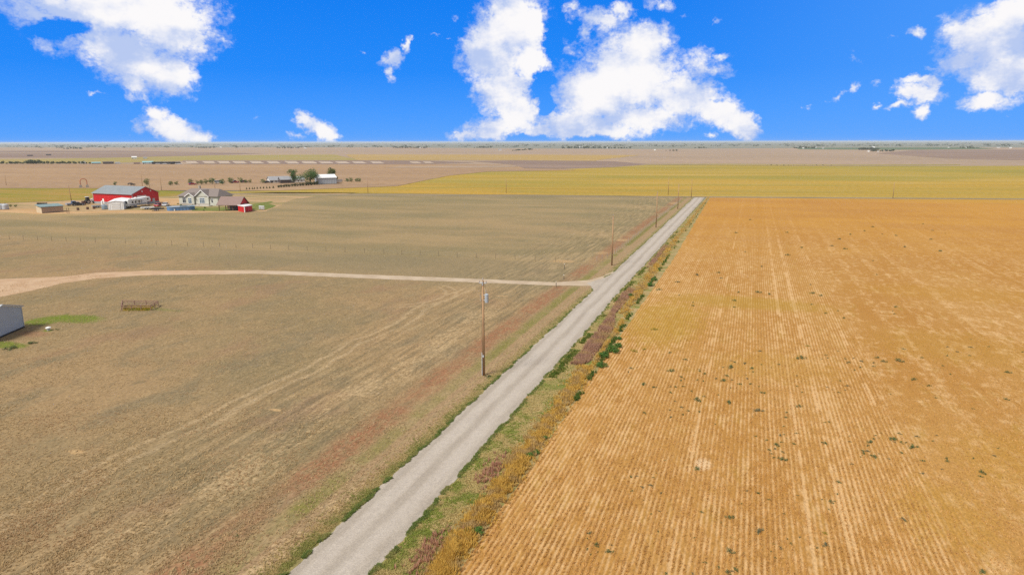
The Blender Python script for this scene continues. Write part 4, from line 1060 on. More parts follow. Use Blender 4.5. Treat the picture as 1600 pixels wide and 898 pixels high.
# --- grey shed at the left edge
A = Vector(P(0, 528)); B = Vector(P(38.2, 511.5)); d = (B-A).normalized(); L = 8.; A = B-d*L; a = math.atan2(d.y, d.x)
e = empty('storage_shed', (*A, 0), a, 'blue grey metal shed cut by the left edge of the photo', 'shed')
hw = 3.0; W = 11.
gable(e, L, W, hw, 4.05, M['shedgrey'], M['shedtrim'], .22, ridge='y', th=.14, z0=.22)
MB().box(-.03, L+.03, -.03, W+.03, 0, .215).build('base', M['black'], e)
MB().box(L-.1, L+.03, -.035, -.003, .22, hw-.1).build('corner_trim', M['shedtrim'], e)
m = MB(); r = (4.05-hw)/(L/2)
m.prism([(-.2, hw-.2*r-.12), (L/2, 3.95), (L+.2, hw-.2*r-.12), (L+.2, hw-.2*r+.02), (L/2, 4.07), (-.2, hw-.2*r+.02)], -.06, -.003, 'y').build('barge_board', M['white'], e)
MB().box(L+.003, L+.3, .35, .75, 1.55, 1.7).build('vent_hood', M['white'], e)
# --- rusty pipe pen
q = [Vector((*p, 0)) for p in pxs((190.5,485.2),(236,484.6),(247.5,478),(192,476.8))]
e = empty('pipe_pen', q[0], 0, 'rusty low pipe pen standing alone in the left pasture', 'pen')
hz = .8
for i in range(4):
    a_, b_ = q[i]-q[0], q[(i+1) % 4]-q[0]
    m = MB()
    for z in (hz, hz*.66): m.tube(tuple(a_+Vector((0, 0, z))), tuple(b_+Vector((0, 0, z))), .06, .06, 6)
    m.build('rail', M['rust'], e)
    n = 3 if i % 2 == 0 else 2
    for k in range(n):
        c_ = a_.lerp(b_, k/n); MB().tube((c_.x, c_.y, 0), (c_.x, c_.y, hz), .065, .065, 6).build('post', M['rust'], e)
m = MB()
for k in range(1, 9):
    a_, b_ = (q[0]-q[0]).lerp(q[1]-q[0], k/9), (q[3]-q[0]).lerp(q[2]-q[0], k/9); m.tube((a_.x, a_.y, hz-.02), (b_.x, b_.y, hz-.02), .03, .03, 5)
m.build('cross_pipe', M['rust'], e)
pc = (q[0]+q[1]+q[2]+q[3])/4
n = 900; uu = rng.uniform(.05, .95, n); vv = rng.uniform(-.12, .9, n)
gx = np.array([(q[0].lerp(q[1], u_)).lerp(q[3].lerp(q[2], u_), v_)[:2] for u_, v_ in zip(uu, vv)])
tufts('pen_grass', gx[:380], .28, .07, 5, .6, tmat('pen_yellow_grass', (.22,.17,.025), (.36,.26,.05), (.15,.17,.025), .7, .5))
# --- ranch gate arch
(x, y), a = frame(131.5, 293.2); kx, kz = mpp(131.5, 293)
e = empty('gate_arch', (x, y, 0), a, 'orange metal arch gate on stone footings beyond the farm', 'arch')
M['orange'] = paint('orange_steel', (.42,.13,.05), .15, 2)
hw = 5.2*kx
for s_ in (-1, 1):
    po = MB().tube((s_*hw, 0, 0), (s_*hw, 0, 3.6), .22, .22, 8).build('post', M['orange'], e)
    MB().prism([(s_*hw-.9, 0), (s_*hw+.9, 0), (s_*hw+.5, 1.6), (s_*hw-.5, 1.6)], -.7, .7, 'y').build('footing', M['stone'], e)
m = MB(); pr = None
for i in range(13):
    t = math.pi*i/12; p = (-hw*math.cos(t), 0, 3.5+1.5*math.sin(t))
    if pr: m.tube(pr, p, .2, .2, 8)
    pr = p
m.build('arch', M['orange'], e)
for i, (px, py, lb) in enumerate([(203.5, 289.5, 'left of two black cows grazing behind the barn roof'), (208, 291, 'right of two black cows grazing behind the barn roof')]):
    (x, y), a = frame(px, py, .3); e = empty('cow', (x, y, 0), a, lb, 'cow', 'black cattle')
    me = bpy.data.meshes.new('body')
    J = [(0,0,1.05,.32),(-.55,0,1.12,.36),(-1.1,0,1.1,.3),(.5,0,1.08,.36),(.85,0,1.2,.28),(1.2,0,1.1,.18),(1.55,0,.85,.16),(1.75,0,.6,.1)]
    Ed = [(0,1),(1,2),(0,3),(3,4),(4,5),(5,6),(6,7)]
    for sx, at in ((-1.05, 2), (.6, 3)):
        for sy in (-.2, .2):
            k = len(J); J += [(sx, sy, .75, .14), (sx+(.06 if sx < 0 else -.02)*-1, sy, .4, .075), (sx, sy, .03, .07)]; Ed += [(at, k), (k, k+1), (k+1, k+2)]
    k = len(J); J += [(-1.35, 0, 1.1, .05), (-1.42, 0, .6, .03)]; Ed += [(2, k), (k, k+1)]
    me.from_pydata([j[:3] for j in J], Ed, []); me.materials.append(M['black'])
    o = bpy.data.objects.new('body', me); col.objects.link(o); o.parent = e
    sk = o.modifiers.new('skin', 'SKIN'); o.modifiers.new('sub', 'SUBSURF').levels = 1
    for v_, j in zip(me.skin_vertices[0].data, J): v_.radius = (j[3], j[3])
    me.skin_vertices[0].data[0].use_root = True

# ------------------------------------------------------------------ trees
M['bark'] = paint('bark', (.1,.075,.05), .3, 3, .95, .1)
M['leafA'] = leafmat('tree_leaf_mid', (.035,.065,.014), (.095,.125,.03), (.14,.14,.04), .4, .5)
M['leafB'] = leafmat('tree_leaf_dark', (.028,.065,.016), (.075,.13,.03), (.11,.15,.04), .4, .4)
M['leafC'] = leafmat('conifer_needles', (.03,.042,.016), (.07,.075,.028), (.1,.085,.04), .4, .5)
M['leafD'] = leafmat('far_tree_leaf', (.035,.05,.03), (.07,.085,.045))
def tree_proto(nm, lobes, n, leaf, mat, seed, th=.35, tr=.05, limbs=5):
    """a tree of unit height: trunk with limbs and a crown"""
    e = empty(nm, (0, 0, 0)); r_ = random.Random(seed)
    V, a = leafball(n, lobes, leaf, seed); npmesh('crown', V, 4, mat, a, e)
    m = MB(); m.tube((0, 0, 0), (0, 0, th), tr, tr*.7, 7); m.tube((0, 0, th), (0, 0, .75), tr*.7, tr*.2, 6)
    for i in range(limbs):
        l = lobes[i % len(lobes)]; z = th*r_.uniform(.8, 1.3)
        m.tube((0, 0, z), (l[0]*.8, l[1]*.8, l[2]), tr*.45, tr*.12, 5, False)
    m.build('trunk', M['bark'], e); return e
def lob(r_, k, R_, z0, z1, s0, s1):
    return [(r_.uniform(-R_, R_), r_.uniform(-R_, R_), r_.uniform(z0, z1), *([r_.uniform(s0, s1)]*2), r_.uniform(s0, s1)*.85) for _ in range(k)]
q = random.Random(77)
TR = {
 'round': [tree_proto('tree', [(0,0,.5,.34,.34,.4)]+lob(q, 6, .26, .25, .8, .16, .24), 460, .085, M['leafA'], 101+i, .12, .03) for i in range(2)],
 'dark': [tree_proto('tree', [(0,0,.48,.36,.36,.42)]+lob(q, 6, .28, .25, .8, .16, .24), 500, .085, M['leafB'], 111+i, .1, .035) for i in range(2)],
 'conifer': [tree_proto('conifer_tree', [(0,0,.18,.26,.26,.16),(0,0,.38,.2,.2,.18),(0,0,.6,.13,.13,.18),(0,0,.82,.06,.06,.16)], 300, .1, M['leafC'], 121, .1, .03, 2)],
 'shrub': [tree_proto('hedge_shrub', [(0,0,.45,.5,.5,.42)]+lob(q, 5, .45, .3, .7, .22, .34), 380, .15, M['leafC'], 131+i, .2, .05) for i in range(2)],
 'tall': [tree_proto('poplar_tree', [(0,0,.55,.22,.22,.4)]+lob(q, 10, .24, .3, .9, .11, .18), 1800, .05, M['leafB'], 141, .2, .03, 8)],
 'wide': [tree_proto('cottonwood_tree', [(0,0,.5,.42,.36,.36)]+lob(q, 14, .48, .28, .8, .14, .24), 3600, .042, M['leafB'], 151, .2, .035, 9)],
 'open': [tree_proto('elm_tree', [(0,0,.6,.3,.3,.32)]+lob(q, 10, .32, .4, .88, .12, .18), 1500, .055, M['leafA'], 161, .25, .03, 8)],
 'far': [tree_proto('far_tree', [(0,0,.5,.5,.5,.42)]+lob(q, 4, .4, .35, .7, .2, .3), 90, .28, M['leafD'], 171+i, .15, .05, 2) for i in range(2)],
}
G1 = 'young trees around the farm'
def tree(kind, px, py, hpx, lb, group=None, cat='tree', wide=1., i=0, z=0.):
    x, y = P(px, py); k = mpp(px, py); h = hpx*k[1]
    o = place(TR[kind], i % len(TR[kind]), x, y, h, lb, cat, group)
    h *= (1.22 if group == G1 else 1.); o.scale = (h*wide, h*wide, h); return o
for i, (px, py, h, lb, wd) in enumerate([(180,290.4,6.5,'small dark tree beyond the left end of the barn roof',.8),(229.5,290,10,'round tree behind the ridge of the red barn',1.15),
 (267,290.4,7,'round tree in the gap between barn and house, left one',1.3),(275.5,289.6,6,'round tree in the gap between barn and house, right one',1.1),(297.5,288,8,'upright tree above the left part of house roof',1.15),
 (309,288.4,6,'pale small tree left of the wide double tree behind house',1.),(315,288.6,7,'left half of the wide double tree behind the house roof',1.4),(322,288,7.5,'right half of the wide double tree behind the house roof',1.2),
 (331.8,288,9.5,'largest dark tree just left of a pole behind the house',1.25),(347.5,288.3,8,'dark tree right of the white van behind the house',1.2),(360.5,286.8,8.8,'broad pale tree left of the red pickup',1.35),
 (376.5,286,8,'tree around the dark pole right of the house',1.1),(384,286.4,5.5,'small tree right of the maroon car',1.1),(390.5,286.2,5.5,'small pale tree right of the maroon car, second one',1.1),(411,286.6,6.5,'round dark tree left of the far grey house',1.2)]):
    tree('dark' if 'dark' in lb else 'round', px, py, h, lb, G1, wide=wd, i=i)
for i, px in enumerate((385.5,390,394.5,397.5,402,407,412,417,421.5,427)):
    tree('conifer', px, 296.4-i*.22, 4.6 if i != 9 else 5.4, 'tiny conifer of the row planted left of the dark hedge', 'row of tiny conifers left of the hedge', wide=1.2)
for i in range(15):
    px = 435+i*4.3; tree('shrub', px, 293.6-i*.32, 5.5+random.uniform(-.5, 1.)+(1.5 if i > 9 else 0), 'dark shrub of the long hedge before the far grey house', 'hedge shrubs before the far grey house', 'shrub', .75, i)
tree('tall', 458.5, 286.5, 22, 'tall dark tree in front of the far grey house roof', None, wide=1.05)
tree('wide', 485, 288.5, 28, 'largest bushy green tree left of the long white shed', None, wide=1.02)
tree('open', 518, 283.5, 23, 'loose pale green tree behind the long white shed', None, wide=1.05)
tree('round', 526.5, 283, 9, 'thin small tree right of the loose pale tree', None, wide=.6)
for i, (px, h, lb) in enumerate([(542.5,7.,'left dark bush of the first pair right of the long white shed'),(548.8,8.,'brownish right bush of the first pair right of white shed'),(557.5,7.,'left dark bush of the second pair right of white shed'),(562,7.2,'right dark bush of the second pair right of white shed')]):
    tree('dark', px, 284.6, h, lb, 'dark bushes right of the white shed', 'bush', 1.1, i)
tree('round', 16.5, 323.8, 5.2, 'dark bush behind the silver tanks at left edge', None, 'bush', 1.3); tree('dark', 24.5, 323.6, 4.6, 'brown green bush right of the silver tanks', None, 'bush', 1.3)

# ------------------------------------------------------------------ far farm buildings
M['farwhite'] = paint('far_white_wall', (.62,.62,.6), .05, .5); M['fargrey'] = paint('far_grey_roof', (.27,.27,.28), .08, .5)
M['fardark'] = paint('far_dark_brown', (.07,.05,.05), .1, .5); M['farteal'] = paint('far_teal_roof', (.22,.42,.45), .08, .5); M['farred'] = paint('far_brown_red', (.18,.1,.08), .1, .5)
def farm_building(px, py, wpx, hpx, lb, wall='farwhite', roof='fargrey', depth=8., rot=0., name='farm_building', roofk=.45, wins=3, door=True):
    (x, y), a = frame(px-wpx/2, py, rot); kx, kz = mpp(px, py)
    e = empty(name, (x, y, 0), a, lb, 'building'); L = wpx*kx; h = hpx*kz
    he = h*(1-roofk); gable(e, L, depth, he, h, M[wall], M[roof], min(.4, L*.04), th=.15)
    for i in range(wins):
        q_ = L*(i+.7)/(wins+.6); MB().box(q_-L*.03, q_+L*.03, -.06, -.004, he*.35, he*.75).build('window', M['darkglass'], e)
    if door: MB().box(L*.04, L*.13, -.06, -.004, 0, he*.75).build('door', M['dgrey'], e)
    return e
farm_building(438, 286.2, 32, 9.3, 'long grey roofed far house left of the dark garage behind the hedge', 'farwhite', 'fargrey', 12., .15, 'farmhouse', .55, 5)
e = farm_building(447, 286.8, 17, 9.5, 'dark open fronted garage wing in the middle of the far grey house', 'fardark', 'fargrey', 9., .15, 'garage', .42, 0)  # middle wing of the far grey house, built as a separate object
farm_building(467, 285.4, 20, 8.6, 'grey roofed right wing of the far grey house between two tall trees', 'farwhite', 'fargrey', 11., .15, 'farm_building', .5, 3)  # right wing of the same house, also a separate object
(x, y), a = frame(498, 288.4, .19); kx, kz = mpp(498, 288); L = 29*kx
e = empty('long_shed', (x, y, 0), a, 'long pale metal shed with bright white roof right of the large tree', 'shed')
gable(e, L, 12., 3.9, 5.6, M['fargrey'] if False else paint('pale_grey_sheet', (.36,.39,.42), .05, .5, .5, .3, ribs=1.), M['white'], .3)
MB().box(-.08, -.004, 3., 8., 0, 3.4).build('end_door', M['shedtrim'], e); MB().box(0.1, L-.1, -.05, -.004, 0, .3).build('skirt', M['dgrey'], e)
(x, y), a = frame(526, 285.6, .1); kx, kz = mpp(526, 285)
e = empty('corral', (x, y, 0), a, 'low grey plank corral at the right end of the long pale shed', 'corral')
for i in range(6): MB().box(i*8.5*kx/5-.12, i*8.5*kx/5+.12, -.12, .12, 0, 2.2).build('post', M['timber'], e)
for z in (.5, 1.1, 1.7): MB().box(0, 8.5*kx, -.2, -.125, z, z+.35).build('rail', M['fargrey'], e)
for a_ in [(130,256.3,8,3.2,'low white farm building at the right end of the tree belt','farwhite','farwhite'),(150.5,256.3,14,2.6,'long low grey building right of the tree belt','fargrey','farteal'),(169.5,256.4,17,3.4,'dark brown long barn in the far left farm row','fardark','fardark'),(184,256.2,8,2.4,'pale low shed right of the dark brown barn far left','farwhite','fargrey'),
 (231.5,256.6,17,4.2,'white long building with teal roof in the far left farm row','farwhite','farteal'),(210,248.6,8,4.,'bright white building alone far behind the left farm row','farwhite','farwhite'),(227,248.4,6,2.4,'small pale building right of the bright white one','farwhite','fargrey'),(214,256.2,10,1.8,'low reddish sheds left of the teal roofed building','farred','farred'),
 (47,244.,9,1.8,'far dark low shed above the tree belt at left','fardark','fardark'),(76,243.,8,1.8,'far dark low shed right of another above the tree belt','fardark','fardark'),(781,235.4,5,2.2,'tiny white house left of the dark far field bank','farwhite','fargrey'),(1023,235.6,2.4,2.,'tiny white house on the plain right of centre','farwhite','farwhite')]:
    farm_building(*a_[:5], a_[5], a_[6], 10., 0., 'farm_building', .4, 2)
M['vehw'] = M['carwhite']
for i, (px, lb, mt) in enumerate([(243,'dark trailer just right of the teal roofed building','cardark'),(249,'white trailer second right of the teal roofed building','carwhite'),(255,'pale trailer third right of the teal roofed building','carsilver'),(260,'white trailer fourth right of the teal roofed building','carwhite'),(266,'grey trailer fifth right of the teal roofed building','carsilver'),(272,'dark trailer sixth right of the teal roofed building','cardark'),(279,'white trailer at the right end of the far trailer row','carwhite')]):
    car(px, 256.8, .1*(i % 3), M[mt], lb, 'van', 7.5, 2.4, 2.4, 'parked_trailer')
q = random.Random(9)
HT = [  # x0, x1, y base, height px, count, label
 (0,147,256.3,4.6,34,'tree of the green belt left of the far left farm buildings'),
 (40,62,256.2,6.6,5,'taller dark tree standing out of the green belt at far left'),
 (615,668,231.6,3.2,20,'far dark tree of the belt on the horizon left of centre'),
 (740,768,231.4,2.6,9,'far tree of the small horizon clump just left of centre'),
 (800,833,236.,2.4,16,'dark far tree of the sloping row below the horizon at centre'),
 (878,985,232.2,3.4,30,'far dark tree around the white farm buildings right of centre'),
 (1083,1105,231.6,2.4,7,'far tree of the horizon clump above the end of the gravel road'),
 (1240,1275,232.,3.2,12,'far tree of the horizon clump left of the right hand farm'),
 (1342,1372,234.6,4.2,12,'far dark tree in upper part of the right hand farm clump'),
 (1362,1396,236.8,3.2,12,'far dark tree in lower part of the right hand farm clump'),
 (1500,1530,231.8,2.8,10,'far tree of the horizon clump near the right edge'),
 (430,470,232.,2.8,9,'far tree of the horizon clump above the far grey house'),
 (100,130,233.,2.8,9,'far tree of the horizon clump above the left tree belt'),
 (305,335,231.6,3.,9,'far tree of the horizon clump above the house'),
 (1195,1300,258.6,1.4,12,'low dark bush along the far edge of the gold green field'),
 (1040,1060,236.2,2.2,4,'dark far tree beside the tiny white house on the plain'),
]
for (x0, x1, yb, hp, n, lb) in HT:
    for i in range(n):
        px = x0+(x1-x0)*(i+q.uniform(.1, .9))/n
        sl = -.035*(px-800) if 'sloping' in lb else 0.
        sl = -(px-x0)/(x1-x0)*1.8 if 'sloping' in lb else q.uniform(-.25, .25)
        tree('far', px, yb+sl, hp*q.uniform(.6, 1.25), lb, lb.split(' of the ')[-1] if ' of the ' in lb else lb+' group', wide=q.uniform(.8, 1.5), i=i)
for (px, py, w, h, lb) in [(907,231.4,5,2.4,'white farm building left in the far dark trees right of centre'),(949,231.9,4,2.,'white farm building right in the far dark trees right of centre'),(930,232.,3,1.6,'small white house between two white farm buildings right of centre'),(1255,232.4,3,1.6,'white house in the horizon clump left of right hand farm'),(1274,231.2,4,2.,'white barn right of the horizon clump at right'),(1286,232.4,3,1.4,'small white shed right of the white barn at right'),(1365,231.2,4,2.,'white barn above the right hand farm trees'),(1357,237.6,3,1.8,'white shed left of the lower right hand farm trees'),(1372,237.4,2.5,1.6,'white shed between lower right hand farm trees'),(1511,231.6,4,1.8,'white house near the horizon clump at right edge'),(1560,231.4,5,1.7,'white barn at the far right horizon'),(1579,232.,4,1.6,'pale shed at the far right horizon'),(1482,231.2,3,1.6,'tiny white house left of far right clump'),(345,231.6,3,1.8,'tiny white house above the farmhouse on the horizon'),(655,231.8,4,1.6,'white house in the horizon tree belt left of centre'),(477,232.6,4,1.4,'low white shed on the horizon above far grey house')]:
    farm_building(px, py, w, h, lb, 'farwhite', 'farwhite' if px % 2 else 'fargrey', 12., 0., 'farm_building', .4, 1, False)
# scattered shelterbelts that read as one dotted band at the horizon
V = []; A_ = []
for i in range(620):
    px = q.uniform(-60, 1660); py = 224.5+6.*q.random()**1.2
    roll = -(px-800)*3/1600
    x, y = P(px, py+roll if py+roll > 223.2 else 223.6+roll); k = mpp(px, max(py+roll, 223.4+roll))[1]
    dist = math.hypot(x, y)
    if dist > 22000: continue
    h = q.uniform(4, 9); wd = h*q.uniform(1., 2.5)*(1+dist/12000)
    v_, a_ = leafball(14, [(0, 0, h*.5, wd, wd*.6, h*.5)], h*.8, i)
    V.append(v_+np.array([x, y, 0])); A_.append(a_)
o = npmesh('shelterbelts', np.concatenate(V), 4, M['leafD'], np.concatenate(A_)); o['kind'] = 'stuff'

# ------------------------------------------------------------------ air
hz_ = MB().box(-45000, 45000, -45000, 45000, -1.2, 30.).build('haze', None)
hm = bpy.data.materials.new('haze_air'); hm.use_nodes = True; t = hm.node_tree; t.nodes.clear()
pv = t.nodes.new('ShaderNodeVolumePrincipled'); pv.inputs['Color'].default_value = (.75,.85,.95,1); pv.inputs['Density'].default_value = HAZE = 7e-5
pv.inputs['Anisotropy'].default_value = .1
t.links.new(pv.outputs[0], t.nodes.new('ShaderNodeOutputMaterial').inputs['Volume'])
hz_.data.materials.clear(); hz_.data.materials.append(hm); hz_['kind'] = 'stuff'

# ------------------------------------------------------------------ sky, clouds and sun
SUN_EL = R(50); sd = Vector((-.42, -.84, 0)).normalized()
sun_dir = Vector((sd.x*math.cos(SUN_EL), sd.y*math.cos(SUN_EL), math.sin(SUN_EL)))
l = bpy.data.lights.new('sun', 'SUN'); l.energy = 3.0; l.angle = R(18.); l.color = (1., .955, .88)
lo = bpy.data.objects.new('sun', l); col.objects.link(lo); lo.rotation_euler = (-sun_dir).to_track_quat('-Z', 'Y').to_euler()
W_ = bpy.data.worlds.new('World'); sc.world = W_; W_.use_nodes = True
g = G(W_.node_tree); W_.node_tree.nodes.clear()
D = g.new('ShaderNodeTexCoord').outputs['Generated']
sk = g.new('ShaderNodeTexSky', sky_type='NISHITA', sun_disc=False)
sk.sun_elevation = SUN_EL; sk.sun_rotation = math.atan2(sun_dir.x, sun_dir.y); sk.altitude = 1600.; sk.air_density = 1.; sk.dust_density = .2; sk.ozone_density = 3.
s3 = g.sep(D)
az = g.m('MULTIPLY', g.m('ARCTAN2', s3[0], s3[1]), 180/math.pi); el = g.m('MULTIPLY', g.m('ARCSINE', s3[2]), 180/math.pi)
Q = g.comb(az, el, 0.)
def ae(px, py):
    d = Vector(ray(px, py)).normalized(); return math.degrees(math.atan2(d.x, d.y)), math.degrees(math.asin(d.z))
DEG = F*math.pi/180
warp = g.v('SUBTRACT', g.noise(Q, .55, 4, .6, 0., True), (.5, .5, .5))
warp2 = g.v('SUBTRACT', g.noise(Q, 2.2, 4, .6, 0., True), (.5, .5, .5))
Qw = g.v('ADD', Q, g.v('ADD', g.v('SCALE', warp, 1.5), g.v('SCALE', warp2, .55)))
BL = [  # px, py, rx, ry, rotation (deg, clockwise in the photo), weight
 (180,8,135,52,0,1.),(262,40,66,50,20,1.),(150,45,105,34,15,.6),(205,88,85,42,28,.95),(268,118,34,32,0,.95),(212,132,34,22,40,.8),(60,22,62,28,15,.62),(110,40,50,26,20,.6),(348,58,28,12,15,.5),(228,156,20,7,30,.5),(310,62,20,34,0,.75),(75,70,36,16,35,.42),(140,70,60,30,25,.6),(170,105,50,26,30,.6),
 (246,182,18,16,20,.9),(272,202,44,20,18,1.),(302,213,32,12,10,.9),(214,200,12,18,0,.45),
 (474,186,18,16,30,.9),(498,202,34,17,25,1.),(520,213,18,10,0,.7),(462,216,16,8,0,.5),
 (614,92,17,17,0,.85),(634,74,8,16,10,.75),(608,112,11,14,0,.75),(640,62,5,8,0,.5),
 (800,40,54,60,0,1.),(835,40,32,44,0,1.),(772,90,58,42,0,1.),(786,140,48,48,0,1.),(742,74,30,24,-20,.75),(778,198,70,22,-10,.9),(730,212,40,11,0,.7),(812,180,40,40,0,.95),(830,100,36,50,0,.9),(850,205,40,22,0,.7),(768,60,40,50,0,.9),
 (985,120,88,66,10,1.),(1002,70,50,34,0,1.),(930,150,74,56,0,1.),(1065,150,72,38,12,1.),(1118,172,56,26,20,1.),(1158,192,34,20,35,1.),(1168,208,18,12,0,.8),(900,196,70,30,0,.95),(1110,105,44,16,10,.6),(1128,88,18,9,0,.6),(872,110,22,30,0,.5),(955,205,70,18,0,.8),(1090,100,40,30,0,.6),(1000,185,80,26,0,.9),
 (940,32,44,18,10,.75),(896,14,14,20,0,.65),(968,20,26,18,0,.75),(912,50,14,22,-10,.6),(1032,8,30,10,15,.6),(890,75,20,20,0,.4),
 (1550,58,62,44,0,1.),(1590,22,40,34,0,1.),(1500,50,34,22,-15,.7),(1512,92,44,30,0,.65),(1555,118,40,36,0,.9),(1542,155,34,15,0,.9),(1592,110,40,40,0,1.),(1480,30,20,12,0,.5),
 (1436,142,32,16,15,.95),(1428,122,26,8,0,.75),(1404,164,26,7,-12,.75),(1440,172,14,12,-30,.75),(1458,132,14,18,0,.7),
 (1430,53,14,10,0,.7),(1394,57,8,4,0,.45),(1308,152,17,6,-25,.55),(1336,137,7,10,25,.5),(1264,166,13,4,0,.45),(1366,125,8,6,0,.38),(1338,90,17,6,30,.4),(1367,166,7,6,0,.6),(1460,105,22,4,10,.4),
 (712,34,7,9,25,.32),(700,62,8,3,0,.4),(680,56,11,3,15,.4),(570,76,10,3,-10,.34),(150,148,15,4,0,.38),(400,187,8,5,0,.28),(1112,212,12,7,0,.5),(1120,30,10,7,-20,.4),(1574,178,6,4,0,.35),(1068,30,14,6,0,.35),
]
HO = [(95,44,30,11,-10,.75),(846,132,16,20,0,.9),(852,166,12,12,0,.8),(1052,140,8,6,0,.3),(1120,160,12,4,0,.3),(920,220,40,7,0,.5),(828,218,30,7,0,.5),(860,60,14,40,-10,.5)]
acc = None
qs = g.sep(Qw)
def blob(px, py, rx, ry, rot, w):
    a0, e0 = ae(px, py)
    # each blob waits for the sum so far, which keeps the shader stack short
    q_ = Qw if acc is None else g.comb(qs[0], qs[1], g.m('MULTIPLY', acc, 1e-3))
    mp = g.new('ShaderNodeMapping', vector_type='TEXTURE'); g.put(mp.inputs['Vector'], q_)
    mp.inputs['Location'].default_value = (a0, e0, 0); mp.inputs['Rotation'].default_value = (0, 0, -R(rot)); mp.inputs['Scale'].default_value = (rx*1.35/DEG, ry*1.35/DEG, 1.)
    return g.mr(g.v('LENGTH', mp.outputs[0]), 0., 1., w, 0., False)
for b in BL:
    v_ = blob(*b)
    acc = v_ if acc is None else g.m('SMOOTH_MAX', acc, v_, .08)
for b in HO:
    v_ = blob(*b); acc = g.m('SUBTRACT', acc, v_)
acc = g.m('SUBTRACT', acc, .07)
n1 = g.noise(Q, .75, 8, .62); n2 = g.noise(g.v('MULTIPLY', Q, (1., 1.25, 1.)), 3.2, 6, .66, .3)
fr = g.m('ADD', g.m('MULTIPLY', g.m('SUBTRACT', n1, .5), .9), g.m('MULTIPLY', g.m('SUBTRACT', n2, .5), .42))
fr = g.m('MULTIPLY', fr, g.m('MULTIPLY', g.mr(acc, .02, .2), g.mr(acc, .35, .8, 1., .35)))
wisp = g.noise(g.v('ADD', g.v('MULTIPLY', Q, (.8, 1.2, 1.)), g.v('SCALE', warp, 1.2)), 1.5, 7, .6)
fld = g.m('ADD', g.m('MULTIPLY', acc, 1.35), fr)
al = g.mr(fld, .05, .74)
al = g.m('MULTIPLY', al, g.mr(g.m('ADD', fld, g.m('MULTIPLY', g.m('SUBTRACT', wisp, .5), 1.7)), .0, .6, .25, 1.))
al = g.m('MULTIPLY', al, g.mr(al, 0., .16))
# unseen cloud cover added above and beside the view for neutral fill light
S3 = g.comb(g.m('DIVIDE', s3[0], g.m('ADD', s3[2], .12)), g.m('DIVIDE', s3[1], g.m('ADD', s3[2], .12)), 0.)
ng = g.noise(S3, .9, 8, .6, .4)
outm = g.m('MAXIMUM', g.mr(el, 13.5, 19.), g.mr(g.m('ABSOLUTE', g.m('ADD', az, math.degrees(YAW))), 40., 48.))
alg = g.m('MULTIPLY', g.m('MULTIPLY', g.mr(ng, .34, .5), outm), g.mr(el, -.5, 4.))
# modelling: sunlit tops white, thicker and lower parts lavender grey
ql = g.v('MULTIPLY', Q, (.8, 1.15, 1.))
l1 = g.noise(ql, .3, 5, .55); l2 = g.noise(g.v('ADD', ql, (1., -1.4, 0.)), .3, 5, .55)
lit = g.m('ADD', .47, g.m('MULTIPLY', g.m('SUBTRACT', l1, l2), 2.4))
lit = g.m('ADD', lit, g.m('ADD', g.m('MULTIPLY', g.m('SUBTRACT', n1, .5), .55), g.m('MULTIPLY', g.m('SUBTRACT', n2, .5), .22)))
lit = g.m('ADD', lit, g.m('MULTIPLY', g.m('SUBTRACT', g.mr(fld, .2, .95), .5), .5))
SKYK = .078; EXPO = .66; k_ = 1/(SKYK*2**EXPO)
for b in [(70,24,90,34,15,.75),(150,62,90,22,18,.6),(110,110,60,26,30,.5),(215,128,50,16,15,.45),(752,90,34,60,0,.5),(738,205,60,18,0,.6),(800,120,40,18,0,.35),(872,165,44,40,0,.6),(905,205,60,16,0,.5),(930,40,60,20,0,.4),(1540,84,70,24,0,.8),(1060,196,60,14,0,.35),(1110,110,50,18,0,.4),(225,205,24,16,0,.5),(470,205,20,20,0,.4),(612,100,20,30,0,.35),(1560,120,40,16,0,.4)]:
    acc = None; v_ = blob(*b); lit = g.m('SUBTRACT', lit, v_)
cc = g.mix(g.mr(lit, -.1, .9), (.48*k_,.59*k_,.88*k_), (.97*k_,.955*k_,.965*k_))
rp = g.new('ShaderNodeValToRGB'); g.put(rp.inputs[0], g.mr(el, 0., 12., 0., 1., False)); cr_ = rp.color_ramp
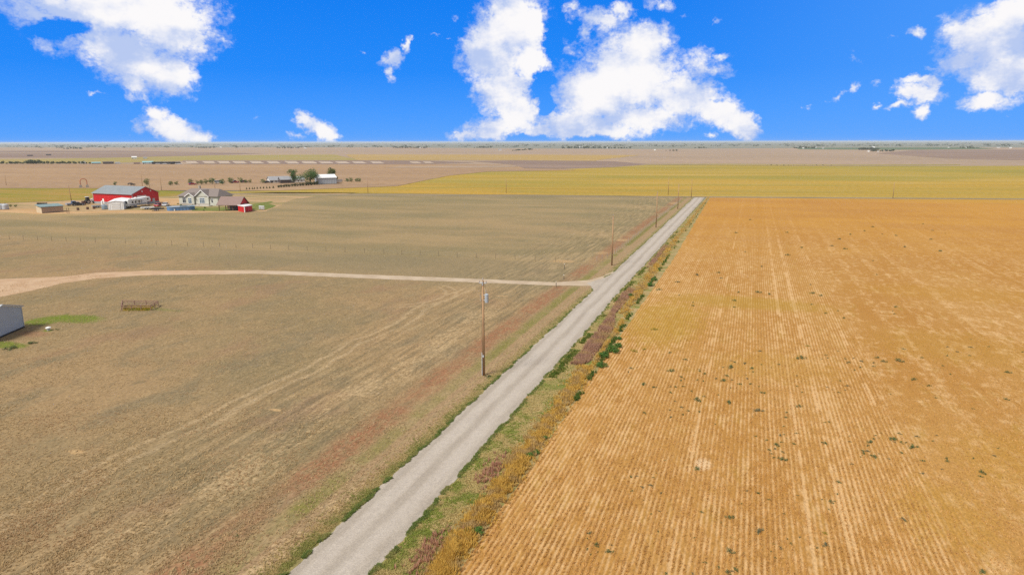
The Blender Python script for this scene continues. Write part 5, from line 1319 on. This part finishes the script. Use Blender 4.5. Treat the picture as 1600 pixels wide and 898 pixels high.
for i_, (t_, c_) in enumerate([(0., (.085,.365,1.)), (.2, (.05,.315,1.)), (.45, (.012,.25,.96)), (1., (.002,.2,.88))]):
    el_ = cr_.elements[i_] if i_ < 2 else cr_.elements.new(t_)
    el_.position = t_; el_.color = (*c_, 1)
deep = g.mix(1., rp.outputs[0], (k_, k_, k_), 'MULTIPLY')
pale = g.mr(g.m('ADD', az, math.degrees(YAW)), 8., 36.)
deep = g.mix(g.m('MULTIPLY', pale, .5), deep, (.115*k_, .39*k_, k_))
skc = g.mix(g.mr(el, 12., 40., .02, .6), deep, sk.outputs[0])
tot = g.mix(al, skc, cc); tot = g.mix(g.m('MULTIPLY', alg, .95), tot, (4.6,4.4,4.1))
bg = g.new('ShaderNodeBackground'); g.put(bg.inputs['Color'], tot); bg.inputs['Strength'].default_value = SKYK; W_.cycles.sampling_method = 'NONE'
g.l.new(bg.outputs[0], g.new('ShaderNodeOutputWorld').inputs['Surface'])

# ------------------------------------------------------------------ camera and render
cam = bpy.data.cameras.new('camera'); co = bpy.data.objects.new('camera', cam); col.objects.link(co)
cam.sensor_width = 36.; cam.lens = 36.*F/1600; cam.clip_start = .1; cam.clip_end = 120000.
fwd = Vector((-SYW*math.cos(PITCH), CYW*math.cos(PITCH), -math.sin(PITCH))); rt = Vector((CYW, SYW, 0)); up = rt.cross(fwd)
cr, sr = math.cos(ROLL), math.sin(ROLL)
# camera axes so that image (u, v) maps to ray(): level right = u*cr+v*sr, level up = -u*sr+v*cr
X = rt*cr-up*sr; Y = rt*sr+up*cr
co.matrix_world = Matrix((( X.x, Y.x, -fwd.x, 0), (X.y, Y.y, -fwd.y, 0), (X.z, Y.z, -fwd.z, H), (0, 0, 0, 1)))
sc.camera = co
sc.render.engine = 'CYCLES'
sc.view_settings.view_transform = 'Standard'; sc.view_settings.look = 'None'; sc.view_settings.gamma = 1.; sc.view_settings.use_curve_mapping = False
sc.view_settings.exposure = EXPO
cy = sc.cycles
cy.max_bounces = 4; cy.diffuse_bounces = 2; cy.glossy_bounces = 2; cy.transparent_max_bounces = 4; cy.volume_bounces = 1
cy.use_denoising = False; cy.caustics_reflective = False; cy.caustics_refractive = False
cy.sample_clamp_indirect = 2.5; cy.sample_clamp_direct = 12.
